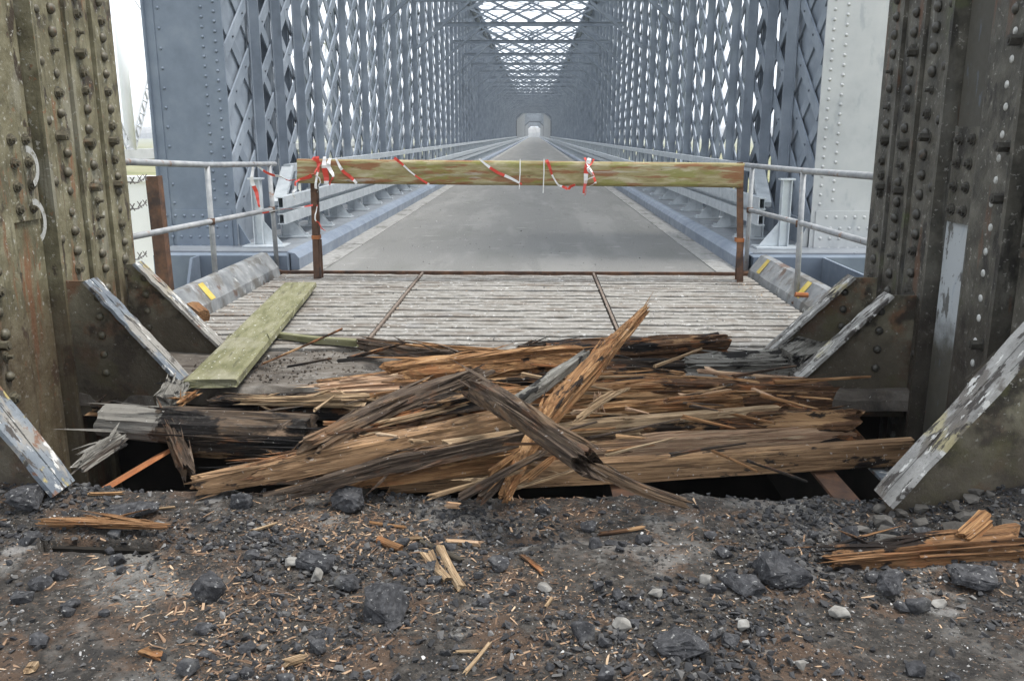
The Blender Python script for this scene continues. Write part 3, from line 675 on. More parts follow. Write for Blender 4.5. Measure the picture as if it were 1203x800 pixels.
# gussets with peeling flanges
def gusset(parent, xw, s, Y, top, base, width, lab, mat):
    """top, base: world points on the flange's centre line"""
    xt, zt = top; xb_, zb = base
    w = mobj('gusset_plate', MB().prism([(xw+s*.02, zt), (xt, zt), (xb_, zb), (xb_, -.22), (xw+s*.02, -.22)], 'y', Y-.008, Y+.008), mat, parent)
    gr = MB().tube([(0,0,0),(0,-.012,0),(0,-.02,0)], [.026, .022, .008], 10).mesh('rivet', MT['bolt'] if s < 0 else MT['bolt_shaded'], True)
    q = zt-.10
    while q > .02: obj('rivet', gr, w, (xt-s*.05, Y-.0075, q)); q -= .118
    d = Vector((xb_-xt, 0, zb-zt)).normalized(); n = Vector((-d.z, 0, d.x)); n = n if n.z > 0 else -n
    # flange as a slightly bent, worn strip
    L_ = math.hypot(xb_-xt, zb-zt); k = 14; vs = []; fs = []
    for half in (-1, 1):
        o = len(vs)
        for i in range(k+1):
            p = Vector((xt, Y, zt)) + d*(L_*i/k)
            jig = .006*noise.noise((i*.9, half*3, Y))
            ya, yb = (half*.003, half*width/2 + half*.012*noise.noise((i*1.1, Y, half)))
            for yy, tt in ((ya, 0), (yb, 0), (yb, .02), (ya, .02)):
                vs.append(p + Vector((0, yy, 0)) + n*(tt+jig))
        for i in range(k):
            for q in range(4): fs.append((o+i*4+q, o+i*4+(q+1) % 4, o+(i+1)*4+(q+1) % 4, o+(i+1)*4+q))
        fs += [(o, o+1, o+2, o+3), (o+k*4, o+k*4+1, o+k*4+2, o+k*4+3)]
    mobj('flange', MB().add(vs, fs), MT['peel'] if s < 0 else MT['peel_white'], w, label=lab)
def gpair(parent, xw, s, tpx, bpx, zb, width, lab, mat, ext=False):
    b_ = PZ(bpx[0], bpx[1], zb); tp = PY(tpx[0], tpx[1], b_.y)
    d = (tp-b_); f = (xw-b_.x)/d.x      # a flange reaching past the wall stops at it
    if f < 1 or ext: tp = b_ + d*f*.985
    gusset(parent, xw, s, b_.y, (tp.x, tp.z), (b_.x, b_.z), width, lab, mat)
gpair(pl, PXL, -1, (104, 330), (214, 446), .02, .15, 'flange with peeling blue, yellow and white paint', MT['olive_grime'])
gpair(pl, PXL, -1, (160, 310), (258, 406), .02, .125, 'flange with torn splintered edge', MT['olive_grime'])
gpair(pl, PXL, -1, (0, 484), (72, 576), .02, .17, 'wide flange with blue and white paint', MT['olive_grime'], True)
gpair(pr, PXR, 1, (1046, 347), (938, 445), .02, .13, 'flange with flaking white paint', MT['olive_grime'])
gpair(pr, PXR, 1, (1002, 326), (900, 416), .02, .13, 'flange with flaking white paint and notch', MT['olive_grime'])
gpair(pr, PXR, 1, (1194, 418), (1040, 588), .02, .175, 'wide flange with white and yellow flaking paint', MT['olive_grime'], True)

# =================================================================== KERBS, PIPE RAILINGS, WIRE POST
def kerb(x, s, y0, y1, label, stripes):
    t = thing('kerb_plate', (x, (y0+y1)/2, -.05), label, 'kerb')
    mm = MB(); vs = []; fs = []; k = 12
    for i in range(k+1):
        y = y0+(y1-y0)*i/k; j = .012*noise.noise((y*2, 0, x))
        for px_, pz in ((0, -.06), (s*.02, .06), (s*.14, .215), (s*.20, .225), (s*.20, .20), (s*.05, -.06)): vs.append((x+px_+j, y, pz+j*.6))
    for i in range(k):
        for q in range(6): fs.append((i*6+q, i*6+(q+1) % 6, (i+1)*6+(q+1) % 6, (i+1)*6+q))
    fs += [tuple(range(6)), tuple(k*6+q for q in range(6))]
    mobj('plate', mm.add(vs, fs), MT['kerb'], t)
    for y in stripes:
        j = .012*noise.noise((y*2, 0, x)); q = MB()
        q.add([(x+s*.025+j-s*.004, y-.06, .07+j*.6+.004), (x+s*.025+j-s*.004, y+.06, .07+j*.6+.004), (x+s*.135+j-s*.004, y+.06, .209+j*.6+.004), (x+s*.135+j-s*.004, y-.06, .209+j*.6+.004)], [(0,1,2,3)])
        mobj('yellow_stripe', q, MT['yellow'], t)
    if s > 0: mobj('stub_pipe', MB().tube([(x+s*.06, y0+.95, .13), (x-s*.05, y0+.95, .135)], .022, 8), MT['orange_rust'], t)
kerb(-2.83, -1, 6.6, 9.55, 'sloped grey kerb plate with one yellow stripe and rust at the foot of the railing', [7.55])
kerb(2.34, 1, 6.6, 9.5, 'sloped grey kerb plate with two yellow stripes before the silver end post', [7.75, 9.15])
def railing(pts_top, pts_mid, posts, r, label):
    t = thing('pipe_railing', posts[0][0], label, 'railing', 'pipe railings')
    mobj('top_rail', MB().tube(pts_top, r, 12), MT['pipe'], t, True)
    mobj('mid_rail', MB().tube(pts_mid, r*.95, 12), MT['pipe'], t, True)
    for a, b_ in posts:
        p = mobj('post', MB().tube([a, b_], r*.95, 12), MT['pipe'], t, True)
        for q in pts_mid[:1]:
            f = (b_.y-pts_mid[0].y)/(pts_mid[-1].y-pts_mid[0].y); c = pts_mid[0].lerp(pts_mid[-1], f)
            mobj('weld_collar', MB().tube([c+Vector((0,0,-.03)), c+Vector((0,0,.03))], r*1.25, 10), MT['rust'], p, True)
        mobj('foot_collar', MB().tube([a, a+Vector((0,0,.02))], r*1.5, 10), MT['rust'], p, True)
xl = -3.0
A1 = PZ(255, 347); A2 = PZ(326, 319)
xa = (A1.x+A2.x)/2
def at(px, py, f):   # on the railing plane through A1, A2
    n_ = Vector((A2.y-A1.y, -(A2.x-A1.x), 0)); d = ray(px, py); o_ = Vector((0,0,EYE)); return o_ + d*((A1-o_).dot(n_)/d.dot(n_))
t1, t2 = at(243, 194, 0), at(316, 193, 0)
railing([at(138, 190, 0), t1, at(323, 193, 0)], [at(143, 281, 0), at(249, 260, 0), at(321, 246, 0)], [(A1, t1), (A2, t2)], .027, 'grey pipe railing with a tape tied to its end, beside the blue end post')
A1 = PZ(935, 357); A2 = PZ(876, 320)
t1, t2 = at(944, 201, 0), at(884, 195, 0)
railing([at(1036, 208, 0), t1, at(873, 194, 0)], [at(1030, 288, 0), at(940, 262, 0), at(881, 247, 0)], [(A1, t1), (A2, t2)], .027, 'grey pipe railing with rust at its joints, before the silver end post')
# rusty wire post
t = thing('wire_post', PY(190, 330, 9.0), 'dark rusty angle iron post carrying barbed wire', 'post')
a, b_ = PY(193, 335, 9.0), PY(178, 207, 9.0)
mobj('post', MB().bar(a-Vector((0,0,.5)), b_, .13, .02, (1,0,0)).bar(a+Vector((.055,.055,-.5)), b_+Vector((.055,.055,0)), .11, .02, (0,1,0)), MT['rust'], t)
for i, (z1, z2) in enumerate(((214, 208), (246, 238), (305, 298))):
    p = PX(148, z1, -3.1); q = PY(172, z2, 8.98); w = mobj('barbed_wire', MB().tube([p+Vector((-.3,-.6,0)), p, p.lerp(q, .5)-Vector((0,0,.03)), q], .006, 5), MT['wire'], t)
    bb = MB()
    for f in (.25, .6, .9):
        c = p.lerp(q, f); bb.tube([c+Vector((-.02,0,-.03)), c+Vector((.02,0,.03))], .005, 4).tube([c+Vector((.02,0,-.03)), c+Vector((-.02,0,.03))], .005, 4)
    mobj('barbs', bb, MT['wire'], w, kind='stuff')

# =================================================================== BARRIER
YB = 9.12
def shaped_log(name, label, pts, w, h, mat, style='split', seed=0, cat='timber', group=None, ends=.07, spikes=3, flip=0.0, m=16, rough=1.0, parent=None):
    """splintered timber along a polyline; the object's local X runs along the grain"""
    rg = random.Random(seed*977+13)
    pts = [Vector(p) for p in pts]; cpt = (pts[0]+pts[-1])/2
    X = (pts[-1]-pts[0]).normalized(); Zv = Vector((0,0,1)); Zv = (Zv-X*Zv.dot(X)).normalized(); Yv = Zv.cross(X)
    if flip: rt = Matrix.Rotation(flip, 3, X); Zv = rt @ Zv; Yv = rt @ Yv
    Mx = Matrix((X, Yv, Zv)).transposed()
    lp = [Mx.transposed() @ (p-cpt) for p in pts]
    seg = [(lp[i+1]-lp[i]).length for i in range(len(lp)-1)]; tot = sum(seg)
    W_ = w if isinstance(w, (list, tuple)) else [w]*len(lp); H_ = h if isinstance(h, (list, tuple)) else [h]*len(lp)
    n = max(10, min(46, int(tot/.055)))
    prof = []
    for k in range(m):
        a = 2*math.pi*k/m; c, s_ = math.cos(a), math.sin(a)
        e = {'round': 1.0, 'square': .28, 'split': .62, 'plank': .2}[style]
        prof.append((math.copysign(abs(c)**e, c), math.copysign(abs(s_)**e, s_)))
    amp = {'round': .08, 'square': .05, 'split': .27, 'plank': .03}[style]*rough
    ridge = [1 + amp*rg.uniform(-1, 1) for _ in range(m)]
    eo = []
    for _ in range(2):
        ph = rg.uniform(0, 50); e_ = []
        for k in range(m):
            a = 2*math.pi*k/m; v = .5+.9*noise.noise((1.3*math.cos(a)+ph, 1.3*math.sin(a), ph)) + .35*noise.noise((4*math.cos(a)+ph, 4*math.sin(a), ph))
            e_.append(max(0, v)*ends*1.3 + (rg.random()**3)*ends*.8)
        eo.append(e_ if style != 'plank' else [q*.4 for q in e_])
    so = rg.uniform(0, 90); bk = {'plank': 0, 'square': .002, 'round': .006, 'split': .010}[style]*tot*(1 if rough > .46 else 0); bend = (rg.uniform(-1, 1)*bk, rg.uniform(-1, 1)*bk)
    vs = []; fs = []
    for i in range(n+1):
        f = i/n; dist = f*tot; q = 0
        while q < len(seg)-1 and dist > seg[q]: dist -= seg[q]; q += 1
        lf = min(1, dist/seg[q]); c = lp[q].lerp(lp[q+1], lf); ww = W_[q]*(1-lf)+W_[q+1]*lf; hh = H_[q]*(1-lf)+H_[q+1]*lf
        bb = math.sin(math.pi*f)
        for k in range(m):
            rr = ridge[k]*(1 + amp*.9*noise.noise((f*tot*1.6+so, k*.9, so)) + amp*.5*noise.noise((f*tot*6+so, k*1.7, so+4)))
            ax = 0
            if i <= 2: ax = eo[0][k]*(1-i/3)
            if i >= n-2: ax = -eo[1][k]*(1-(n-i)/3)
            vs.append((c.x+ax, c.y+prof[k][0]*ww/2*rr+bb*bend[0], c.z+prof[k][1]*hh/2*rr+bb*bend[1]))
    for i in range(n):
        for k in range(m): fs.append((i*m+k, i*m+(k+1) % m, (i+1)*m+(k+1) % m, (i+1)*m+k))
    for e_, i in ((0, 0), (1, n)):
        c0 = Vector((0,0,0))
        for k in range(m): c0 += Vector(vs[i*m+k])
        c0 /= m; vs.append((c0.x + (1 if e_ == 0 else -1)*ends*.5*rg.uniform(.2, 1), c0.y, c0.z)); ci = len(vs)-1
        for k in range(m): fs.append((i*m+k, i*m+(k+1) % m, ci))
    mb = MB().add(vs, fs)
    for _ in range(spikes):            # shards split off the surface
        i = rg.randrange(2, n-1); k = rg.randrange(m) if rg.random() < .4 else rg.randrange(m//2); p = Vector(vs[i*m+k]); c0 = sum((Vector(vs[i*m+j]) for j in range(m)), Vector())/m
        outv = (p-c0).normalized(); L_ = rg.uniform(.10, .55)*min(1, tot); sg = rg.choice((-1, 1)); wd = rg.uniform(.003, .010)
        a = p-outv*wd - Vector((sg*L_*.35, 0, 0)); b1 = p+outv*(rg.random()**3*.07)+Vector((sg*L_*.65, rg.uniform(-.02, .02), 0))
        tn = Vector((1,0,0)).cross(outv).normalized()
        mid = a.lerp(b1, .4)
        mb.add([a-tn*wd, a+tn*wd, a+outv*wd*1.3, mid-tn*wd*1.1, mid+tn*wd*1.1, mid+outv*wd*1.6, b1], [(0,2,1),(0,1,4,3),(1,2,5,4),(2,0,3,5),(3,4,6),(4,5,6),(5,3,6)])
    me = mb.mesh(name, mat)
    o = bpy.data.objects.new(name, me); C.objects.link(o)
    o.matrix_world = Matrix.Translation(cpt) @ Mx.to_4x4()
    if parent is None: tag(o, label, cat, group)
    return o
bl, br_ = PY(351, 201, YB), PY(872, 206, YB)
beam = shaped_log('barrier_beam', 'long algae-green squared timber beam laid across the road as a barrier', [bl, br_], .22, .245, W['beam'], 'square', 21, 'beam', ends=.012, spikes=0, m=20, rough=.45)
def barrier_post(px_t, px_b, label, seed, mat):
    a = PZ(px_b[0], px_b[1], -.01); b_ = PY(px_t[0], px_t[1], a.y)
    t = thing('barrier_post', a, label, 'post', 'rusty posts holding the barrier beam')
    mobj('post', MB().bar(a, b_, .06, .012, (1,0,0)).bar(a+Vector((.033,.04,0)), b_+Vector((.033,.04,0)), .07, .012, (0,1,0)), mat, t)
    mobj('foot_stub', MB().bar(a+Vector((.01,.12,0)), a+Vector((.01,.12,.42)), .07, .014, (1,0,0)), mat, t)
    m_ = a.lerp(b_, .36); mobj('clamp_band', MB().box(m_.x-.036, m_.x+.045, m_.y-.012, m_.y+.085, m_.z-.02, m_.z+.02), MT['orange_rust'], t)
YBF = YB-.13
barrier_post((367, 187), (372, 329), 'rusty iron post wrapped in red and white tape at one beam end', 1, MT['rust'])
barrier_post((869, 191), (869, 332), 'rusty brown iron post at the bare beam end', 2, MT['rust'])
# tape
def ribbon(name, pts, width, label, wdir, per=.24, ph=0.0, twist=0.0, mat=None):
    pts = [Vector(p) for p in pts]
    dense = []
    for i in range(len(pts)-1):
        for k in range(6):
            dense.append(pts[i].lerp(pts[i+1], k/6))
    dense.append(pts[-1]); vs = []; fs = []; us = []; acc = 0
    for i, p in enumerate(dense):
        d = (dense[min(i+1, len(dense)-1)]-dense[max(i-1, 0)]).normalized()
        wv = Vector(wdir); wv = (wv-d*wv.dot(d)).normalized(); wv = Matrix.Rotation(twist*i/len(dense), 3, d) @ wv
        nv = d.cross(wv)*.0008
        if i: acc += (p-dense[i-1]).length
        cup = d.cross(wv)*(.008*math.sin(i*.7+ph*9)+.003*math.sin(i*1.9)) + wv*(.006*math.sin(i*.5+ph*5)); width_i = width*(.72+.28*math.cos(i*.33+ph*7))
        hw2 = wv*width_i/2; vs += [p-hw2+cup-nv, p+hw2+cup-nv, p+hw2+cup+nv, p-hw2+cup+nv]; us += [acc/per+ph]*4
    for i in range(len(dense)-1):
        for q in range(4): fs.append((i*4+q, i*4+(q+1) % 4, i*4+4+(q+1) % 4, i*4+4+q))
    me = MB().add(vs, fs).mesh(name, mat or MT['tape'])
    uv = me.uv_layers.new(name='UVMap')
    for lp in me.loops: uv.data[lp.index].uv = (us[lp.vertex_index], .5)
    return obj(name, me, None, None, None, label=label, cat='tape', group='red and white barrier tapes')
yf = YB-.125
def TP(px, py, dy=0.0): return PY(px, py, yf+dy)
ribbon('warning_tape', [TP(394,186), TP(404,202), TP(419,216)], 0.0331, 'striped tape crossing the beam next to the wrapped post', (1,0,0), .3, .55)
ribbon('warning_tape', [TP(463,186), TP(480,200), TP(504,217)], 0.0331, 'striped tape slanting across the beam before its brown patch', (1,0,.3), .3, .1)
ribbon('warning_tape', [TP(563,187), TP(585,203), TP(613,217)], 0.0298, 'striped tape slanting over mid beam beside the first white string', (.4,0,1), .34, .6)
ribbon('warning_tape', [TP(642,188), TP(648,205), TP(657,218), TP(667,223,-.02), TP(676,217,-.02)], 0.0331, 'striped tape curling below the beam beside the second white string', (1,0,0), .32, .0, .6)
ribbon('warning_tape', [TP(693,186,-.01), TP(688,203,-.03), TP(686,228,-.02)], 0.0497, 'crumpled red and white tape knotted round the beam', (1,0,0), .2, .7, .8)
ribbon('warning_tape', [TP(686,186,-.01), TP(695,200,-.05), TP(700,216,-.03), TP(690,219,-.03)], 0.0398, 'loose tail of the crumpled tape knot on the beam', (1,.3,0), .22, .25, -.8)
ribbon('warning_tape', [TP(372,184,-.02), TP(374,200,-.03), TP(371,222,-.03)], 0.0464, 'red tape hanging down the front of the wrapped post', (1,0,0), .4, .1, .3)
ribbon('warning_tape', [TP(381,184,-.01), TP(382,200,-.02), TP(383,217,-.01)], 0.0597, 'wide striped tape wrapped over the beam end by the post', (1,.0,0), .26, .55, .1)
ribbon('warning_tape', [PY(299,193,9.35), PY(320,206,9.3), PY(340,212,9.2), PY(357,208,9.05), PY(369,204,8.99)], 0.0298, 'twisted tape sagging from the railing end to the post', (0,0,1), .3, .6, 2.0)
ribbon('warning_tape', [PY(297,194,9.3), PY(297,215,9.3), PY(303,236,9.28), PY(308,250,9.25)], 0.0464, 'striped tape hanging from the upper railing pipe to the lower', (1,0,0), .46, .52, .6)
ribbon('warning_tape', [PY(309,251,9.22), PY(335,246,9.1), PY(368,241,8.99)], 0.0232, 'thin twisted tape between lower railing pipe and post', (0,0,1), .3, .2, 3.0)
ribbon('warning_tape', [PY(372,241,8.98), PY(371,258,8.97), PY(376,266,8.97), PY(382,271,8.95)], 0.0199, 'short tape end dangling low on the post', (1,0,0), .3, .45, 1.2)
ribbon('warning_tape', [TP(367,186,-.05), TP(376,192,-.06), TP(370,205,-.06), TP(377,214,-.05), TP(372,226,-.05)], 0.0382, 'red creased tape end bunched against the wrapped post', (1,0,.2), .5, .05, 1.5)
ribbon('warning_tape', [TP(388,186,-.02), TP(386,196,-.03), TP(391,207,-.03), TP(388,218,-.02)], 0.0425, 'white creased tape end beside the wrapped post', (1,0,.1), .5, .6, -1.2)
ribbon('warning_tape', [TP(697,187,-.02), TP(691,198,-.06), TP(696,207,-.05), TP(687,215,-.06), TP(688,230,-.04)], 0.0382, 'thin torn strip trailing from the tape knot', (1,0,.3), .4, .3, 2.2)
ribbon('warning_tape', [PY(366,206,8.98), PY(352,211,9.0), PY(347,216,9.0), PY(345,226,9.0), PY(346,234,9.0)], 0.0425, 'short pink torn tape fluttering beside the wrapped post', (1,0,0), .5, .05, 1.0)
for x, y2, lab in ((611, 222, 'white string tied round the beam between the slanting tapes'), (639, 227, 'longer white string hanging from the beam by the curling tape')):
    o = mobj('string', MB().tube([TP(x, 187), TP(x, 203, -.006), TP(x-1, y2)], .006, 6), MT['string']); tag(o, lab, 'string', 'white strings on the beam')

# =================================================================== WOOD PILE
S = .0037   # metres per photo pixel at the pile's distance, used only for thickness
def lg(name, label, p, thick, mat, style='split', seed=0, ratio=1.0, group='broken timbers heaped over the hole', cat='timber', ends=.07, spikes=24, flip=0.0, sc_=None, m=26):
    pts = [PZ(*q) for q in p]
    th = thick if isinstance(thick, (list, tuple)) else [thick]*len(p)
    ths = [.9*a*(pt-Vector((0,0,EYE))).length/F_PX for a, pt in zip(th, pts)]
    return shaped_log(name, label, pts, [a*ratio for a in ths], ths, W[mat], style, seed, cat, group, ends, spikes, flip, m)
lg('squared_beam', 'pale sawn squared beam along the front edge of the hole', [(452,566,-.02),(760,551,-.02),(1074,529,-.02)], [28,32,30], 'tanbeam', 'square', 1, .6, ends=.03, spikes=2)
lg('split_beam', 'fresh pinkish split beam with charred side behind the pale squared beam', [(600,533,.0),(1000,505,.0)], [22,20], 'pink', 'square', 2, 1.2)
lg('rotten_log', 'thick rotten brown log reaching the gusset with flaking white paint', [(640,470,.06),(800,468,.08),(982,466,.08)], [38,44,36], 'brown', 'split', 3, 1.2, ends=.05)
lg('rotten_log', 'crumbling dark log lying just behind the pale squared beam', [(690,503,.03),(1020,498,.03)], [34,32], 'brown', 'split', 4, 1.2, ends=.08)
lg('thin_lath', 'long pale straight lath resting on the rotten logs', [(520,525,.17),(700,498,.17),(916,480,.16)], [13,11,8], 'stick', 'plank', 5, 1.6, ends=.05, spikes=2)
lg('split_log', 'brown split log with blunt end lying against the slatted deck', [(640,418,.08),(852,405,.06)], [28,26], 'brown', 'split', 6, 1.1, ends=.02)
lg('charred_log', 'short black charred log with orange broken end under the blunt brown log', [(640,440,.08),(806,431,.08)], [24,20], 'dark', 'split', 7, 1.1, ends=.03)
lg('split_log', 'smooth orange-tan split log at the back of the heap with a knot', [(446,441,.2),(560,432,.22),(690,416,.22)], [24,28,20], 'tan', 'split', 8, 1.1, ends=.06)
lg('splintered_board', 'dark splintered board end next to the green stick', [(418,403,.06),(480,415,.08),(540,424,.1)], [12,16,22], 'grey', 'split', 9, 1.3)
lg('splintered_board', 'tan splintered strip behind the orange-tan split log', [(480,408,.1),(640,424,.12)], [12,14], 'tan', 'split', 10, 1.2)
lg('splintered_board', 'dark thin slab peeking over the orange-tan split log', [(600,412,.12),(692,402,.14)], [10,8], 'dark', 'split', 11, 1.4)
# interior of the heap; dark logs put shade into its gaps
lg('split_log', 'tan log with smooth side crossing behind the long slanting split log', [(560,470,.15),(800,460,.12)], [22,26], 'tan', 'split', 12, 1.2)
lg('split_log', 'log coloured dark as a shaded gap under the tan split logs', [(470,470,.02),(700,486,.02)], [24,24], 'dark', 'split', 13, 1.2)
lg('split_board', 'orange-tan board between the heap logs by the slanting split log', [(640,488,.13),(880,470,.10)], [13,17], 'tan', 'split', 14, 1.2)
lg('split_log', 'log coloured dark as shade, buried in the middle of the heap', [(430,496,-.03),(720,512,-.03)], [26,22], 'dark', 'split', 15, 1.2)
lg('split_board', 'pale broken board buried below the thin lath', [(560,512,.09),(760,500,.09)], [16,18], 'stick', 'split', 16, 1.4)
lg('split_board', 'brown board below the smooth orange-tan log', [(500,455,.14),(720,445,.14)], [16,20], 'brown', 'split', 17, 1.2)
lg('split_log', 'shade-dark log bedded under the crossing timbers', [(480,524,-.06),(700,537,-.06)], [22,24], 'dark', 'split', 40, 1.2)
lg('split_board', 'tan board showing between charred logs below the blunt brown log', [(660,452,.1),(812,446,.1)], [16,16], 'tan', 'split', 41, 1.3)
# left arm of the heap
lg('bark_log', 'rounded log with grey bark end and black tar reaching towards the olive pillar', [(121,494,.02),(230,502,.02),(370,506,.03)], [36,42,40], 'barklog', 'round', 18, 1.1, ends=.02)
lg('charred_log', 'charred dark log in front of the dirty timber strip', [(238,480,.03),(450,478,.05)], [26,28], 'dark', 'split', 19, 1.2)
lg('split_log', 'dark split log below the rounded bark log', [(200,520,-.05),(420,530,-.03)], [24,34], 'dark', 'split', 20, 1.2)
lg('split_board', 'pinkish splintered board on top of the charred log', [(352,461,.13),(500,452,.14)], [12,26], 'pink', 'split', 22, 1.2, ends=.12)
lg('split_board', 'pale tan splinter board lying on the charred log', [(266,472,.10),(450,470,.12)], [7,16], 'stick', 'split', 23, 1.4, ends=.14)
lg('sawn_beam', 'long tan sawn beam sloping down to the crumbs beside the trench', [(214,573,.02),(420,532,.12),(606,494,.20)], [20,30,30], 'tanbeam', 'square', 24, 1.1, ends=.06)
lg('splintered_beam', 'long grey splintered beam lying over the tan sawn beam', [(318,585,.03),(460,545,.12),(640,510,.22)], [10,18,14], 'grey', 'split', 25, 1.2, ends=.14, spikes=26)
lg('weathered_beam', 'dark grey weathered beam slanting up towards the heap top', [(352,533,.16),(460,478,.24),(580,432,.28)], [20,22,11], 'grey', 'split', 26, 1.2, ends=.1, spikes=24)
lg('weathered_beam', 'brown-grey weathered beam with a black painted end under the crossing log', [(380,520,.13),(500,490,.19),(605,468,.22)], [16,20,20], 'brown', 'split', 27, 1.2, spikes=22)
lg('charred_board', 'small black board piece on the grey weathered beam', [(490,482,.24),(575,466,.25)], [17,20], 'dark', 'split', 28, 1.3)
lg('thin_splinter', 'thin tan splinter between the weathered beams', [(440,500,.22),(560,470,.25)], [7,5], 'stick', 'split', 29, 1.3, spikes=1)
lg('split_log', 'tan log low under the slanting beams above the trench', [(430,560,-.02),(700,548,-.02)], [26,26], 'brown', 'split', 30, 1.2)
lg('dark_slab', 'dark charred slab leaning low beneath the sawn beam', [(250,560,-.08),(470,548,-.05)], [20,28], 'dark', 'split', 31, 1.3)
lg('splintered_beam', 'tan splintered rail just under the grey splintered beam', [(400,566,.03),(640,532,.1)], [16,20], 'tan', 'split', 42, 1.2, ends=.12, spikes=24)
lg('splintered_board', 'brown splintered offcut wedged at the near end of the tan sawn beam', [(270,560,.07),(390,528,.12)], [14,18], 'brown', 'split', 43, 1.2, ends=.12, spikes=22)
# crossing timbers on top
lg('crossing_log', 'long slanting split log rising above the heap with a broken tip', [(588,590,.0),(625,520,.20),(655,478,.32),(700,430,.42),(762,360,.55)], [14,18,24,22,8], 'tan', 'split', 32, .9, ends=.04, spikes=18)
lg('crossing_log', 'thick grey-brown log lying across the slanting log', [(545,450,.36),(610,492,.38),(690,548,.34),(712,560,.28)], [26,32,30,20], 'grey', 'split', 33, .8, ends=.13, spikes=22)
lg('crossing_board', 'narrow weathered rail running from the crossing log down to the trench edge', [(680,540,.27),(745,570,.14),(812,594,.02)], [12,13,11], 'grey', 'split', 34, 1.1, ends=.03, spikes=2)
lg('painted_rail', 'narrow pale rail with black paint bands leaning in the heap', [(600,478,.30),(640,452,.33),(690,414,.36)], [16,15,9], 'bark', 'square', 35, 1.0, ends=.02, spikes=1)
lg('thin_splinter', 'thin pale forked splinter beside the slanting log', [(672,497,.25),(710,470,.29),(745,452,.3)], [6,6,3], 'stick', 'split', 36, 1.2, spikes=1)
lg('thin_splinter', 'short upright pinkish splinter beside the slanting log', [(699,455,.34),(706,490,.2)], [7,11], 'pink', 'split', 37, .7, spikes=0)
# sticks at the lower middle
for i, (a, b_, th, mt_) in enumerate((((535,588,.03),(645,528,.2),10,'grey'), ((560,590,.02),(610,545,.1),12,'grey'), ((500,585,.03),(620,552,.12),6,'stick'), ((610,570,.05),(660,530,.18),9,'tan'),
                               ((545,573,.05),(600,548,.12),5,'stick'), ((600,575,.03),(690,548,.1),5,'stick'), ((570,560,.1),(640,505,.24),7,'tan'))):
    lg('splinter_stick', 'splintered stick fanning out below the crossing timbers', [a, b_], [th, th*.6], mt_, 'split', 50+i, .9, 'sticks below the crossing timbers', 'stick', spikes=2, ends=.04)
rg = random.Random(77)
for i in range(85):
    px = rg.uniform(300, 920); base = 470 + .02*(px-600) + rg.uniform(-45, 65)
    an = rg.gauss(0, .3) + (-.35 if px < 600 else .05); L_ = rg.uniform(25, 130)
    z = .12 + .16*rg.random() - max(0, (base-520))*.002
    mk = rg.choice(['stick', 'tan', 'tan', 'pink', 'grey', 'grey', 'brown', 'dark'])
    lg('splinter_stick', 'thin %s loose splinter lying on the timber heap' % {'stick': 'pale', 'tan': 'orange-tan', 'pink': 'pinkish', 'grey': 'grey', 'brown': 'dark brown', 'dark': 'black'}[mk], [(px, base, z), (px+L_*math.cos(an), base+L_*math.sin(an)*.6, z+rg.uniform(-.03, .05))], [rg.uniform(2.5, 7), rg.uniform(1, 3)],
       mk, 'split', 200+i, 1.1, 'loose splinters on the heap', 'splinter', spikes=0, ends=.02, m=7)
# boards at the sides
lg('thin_stick', 'thin tan stick leaning under the green plank end', [(205,480,.03),(236,458,.08)], [7,5], 'tan', 'split', 60, 1, cat='stick', group='side sticks', m=8)
lg('upright_splinter', 'grey split board standing into the hole by the bark log', [(190,476,.10),(212,530,-.05),(226,566,-.12)], [14,26,24], 'grey', 'split', 61, .6, cat='board', ends=.1, group='boards at the hole edge')
lg('splintered_board', 'flaking grey board bridging the pillar and the bark log', [(84,556,-.01),(112,535,.0),(148,512,.0)], [12,15,15], 'bark', 'split', 62, 1.0, cat='board', ends=.06, group='boards at the hole edge')
lg('splintered_board', 'short dark board end tucked beside the olive pillar', [(100,480,-.03),(140,482,-.03)], [14,14], 'dark', 'split', 63, 1.0, cat='board', group='boards at the hole edge')
lg('wedge_block', 'splintered white-flecked stump between flange and green plank', [(198,480,.02),(212,452,.04)], [26,22], 'bark', 'split', 64, 1.2, cat='block', group='boards at the hole edge', ends=.05)
lg('wedge_block', 'crumbling white-flecked timber block between the two flaking white flanges', [(925,430,.02),(966,405,.06)], [30,34], 'bark', 'split', 65, 1.4, cat='block', ends=.06, group='boards at the hole edge')
lg('charred_board', 'white-flecked rotten board along the edge by the flaking flange', [(800,430,-.0),(930,428,-.0)], [20,26], 'bark', 'split', 66, 1.5, cat='board', group='boards at the hole edge')
lg('rusty_block', 'small brown rusty wedge stuck on the torn flange', [(226,362,.16),(240,372,.13)], [16,14], 'orange', 'square', 67, 1, cat='block', m=8, spikes=0, ends=.01, group='wedges on flanges')
lg('rusty_block', 'dark brown wooden wedge lying on the wide yellow-white flange', [(1142,455,.46),(1180,419,.60)], [20,18], 'olddark', 'square', 68, 1, cat='block', m=8, spikes=0, ends=.01, group='wedges on flanges')
# green plank and companion
def board(name, label, corners, th, mat, seed, cat='plank', z_=None):
    """flat plank from four deck points (near-left, near-right, far-right, far-left), thickness th"""
    a, b_, c, d = corners; p0 = (a+b_)/2; p1 = (c+d)/2
    w = ((b_-a).length+(c-d).length)/2*.96
    return shaped_log(name, label, [p0, p1], w, th, W[mat], 'plank', seed, cat, None, .03, 3, 0.0, 24, .5)
board('green_plank', 'broad green algae-covered plank lying from the slatted deck onto the hole edge', [PZ(221,450,.07), PZ(272,453,.07), PZ(371,336,.07), PZ(335,333,.07)], .052, 'green', 70)
lg('green_stick', 'narrow dark green lath lying beside the green plank', [(322,393,.03),(370,399,.03),(424,403,.04)], [7,8,9], 'green', 'square', 71, 1.3, cat='lath', ends=.02, spikes=0)

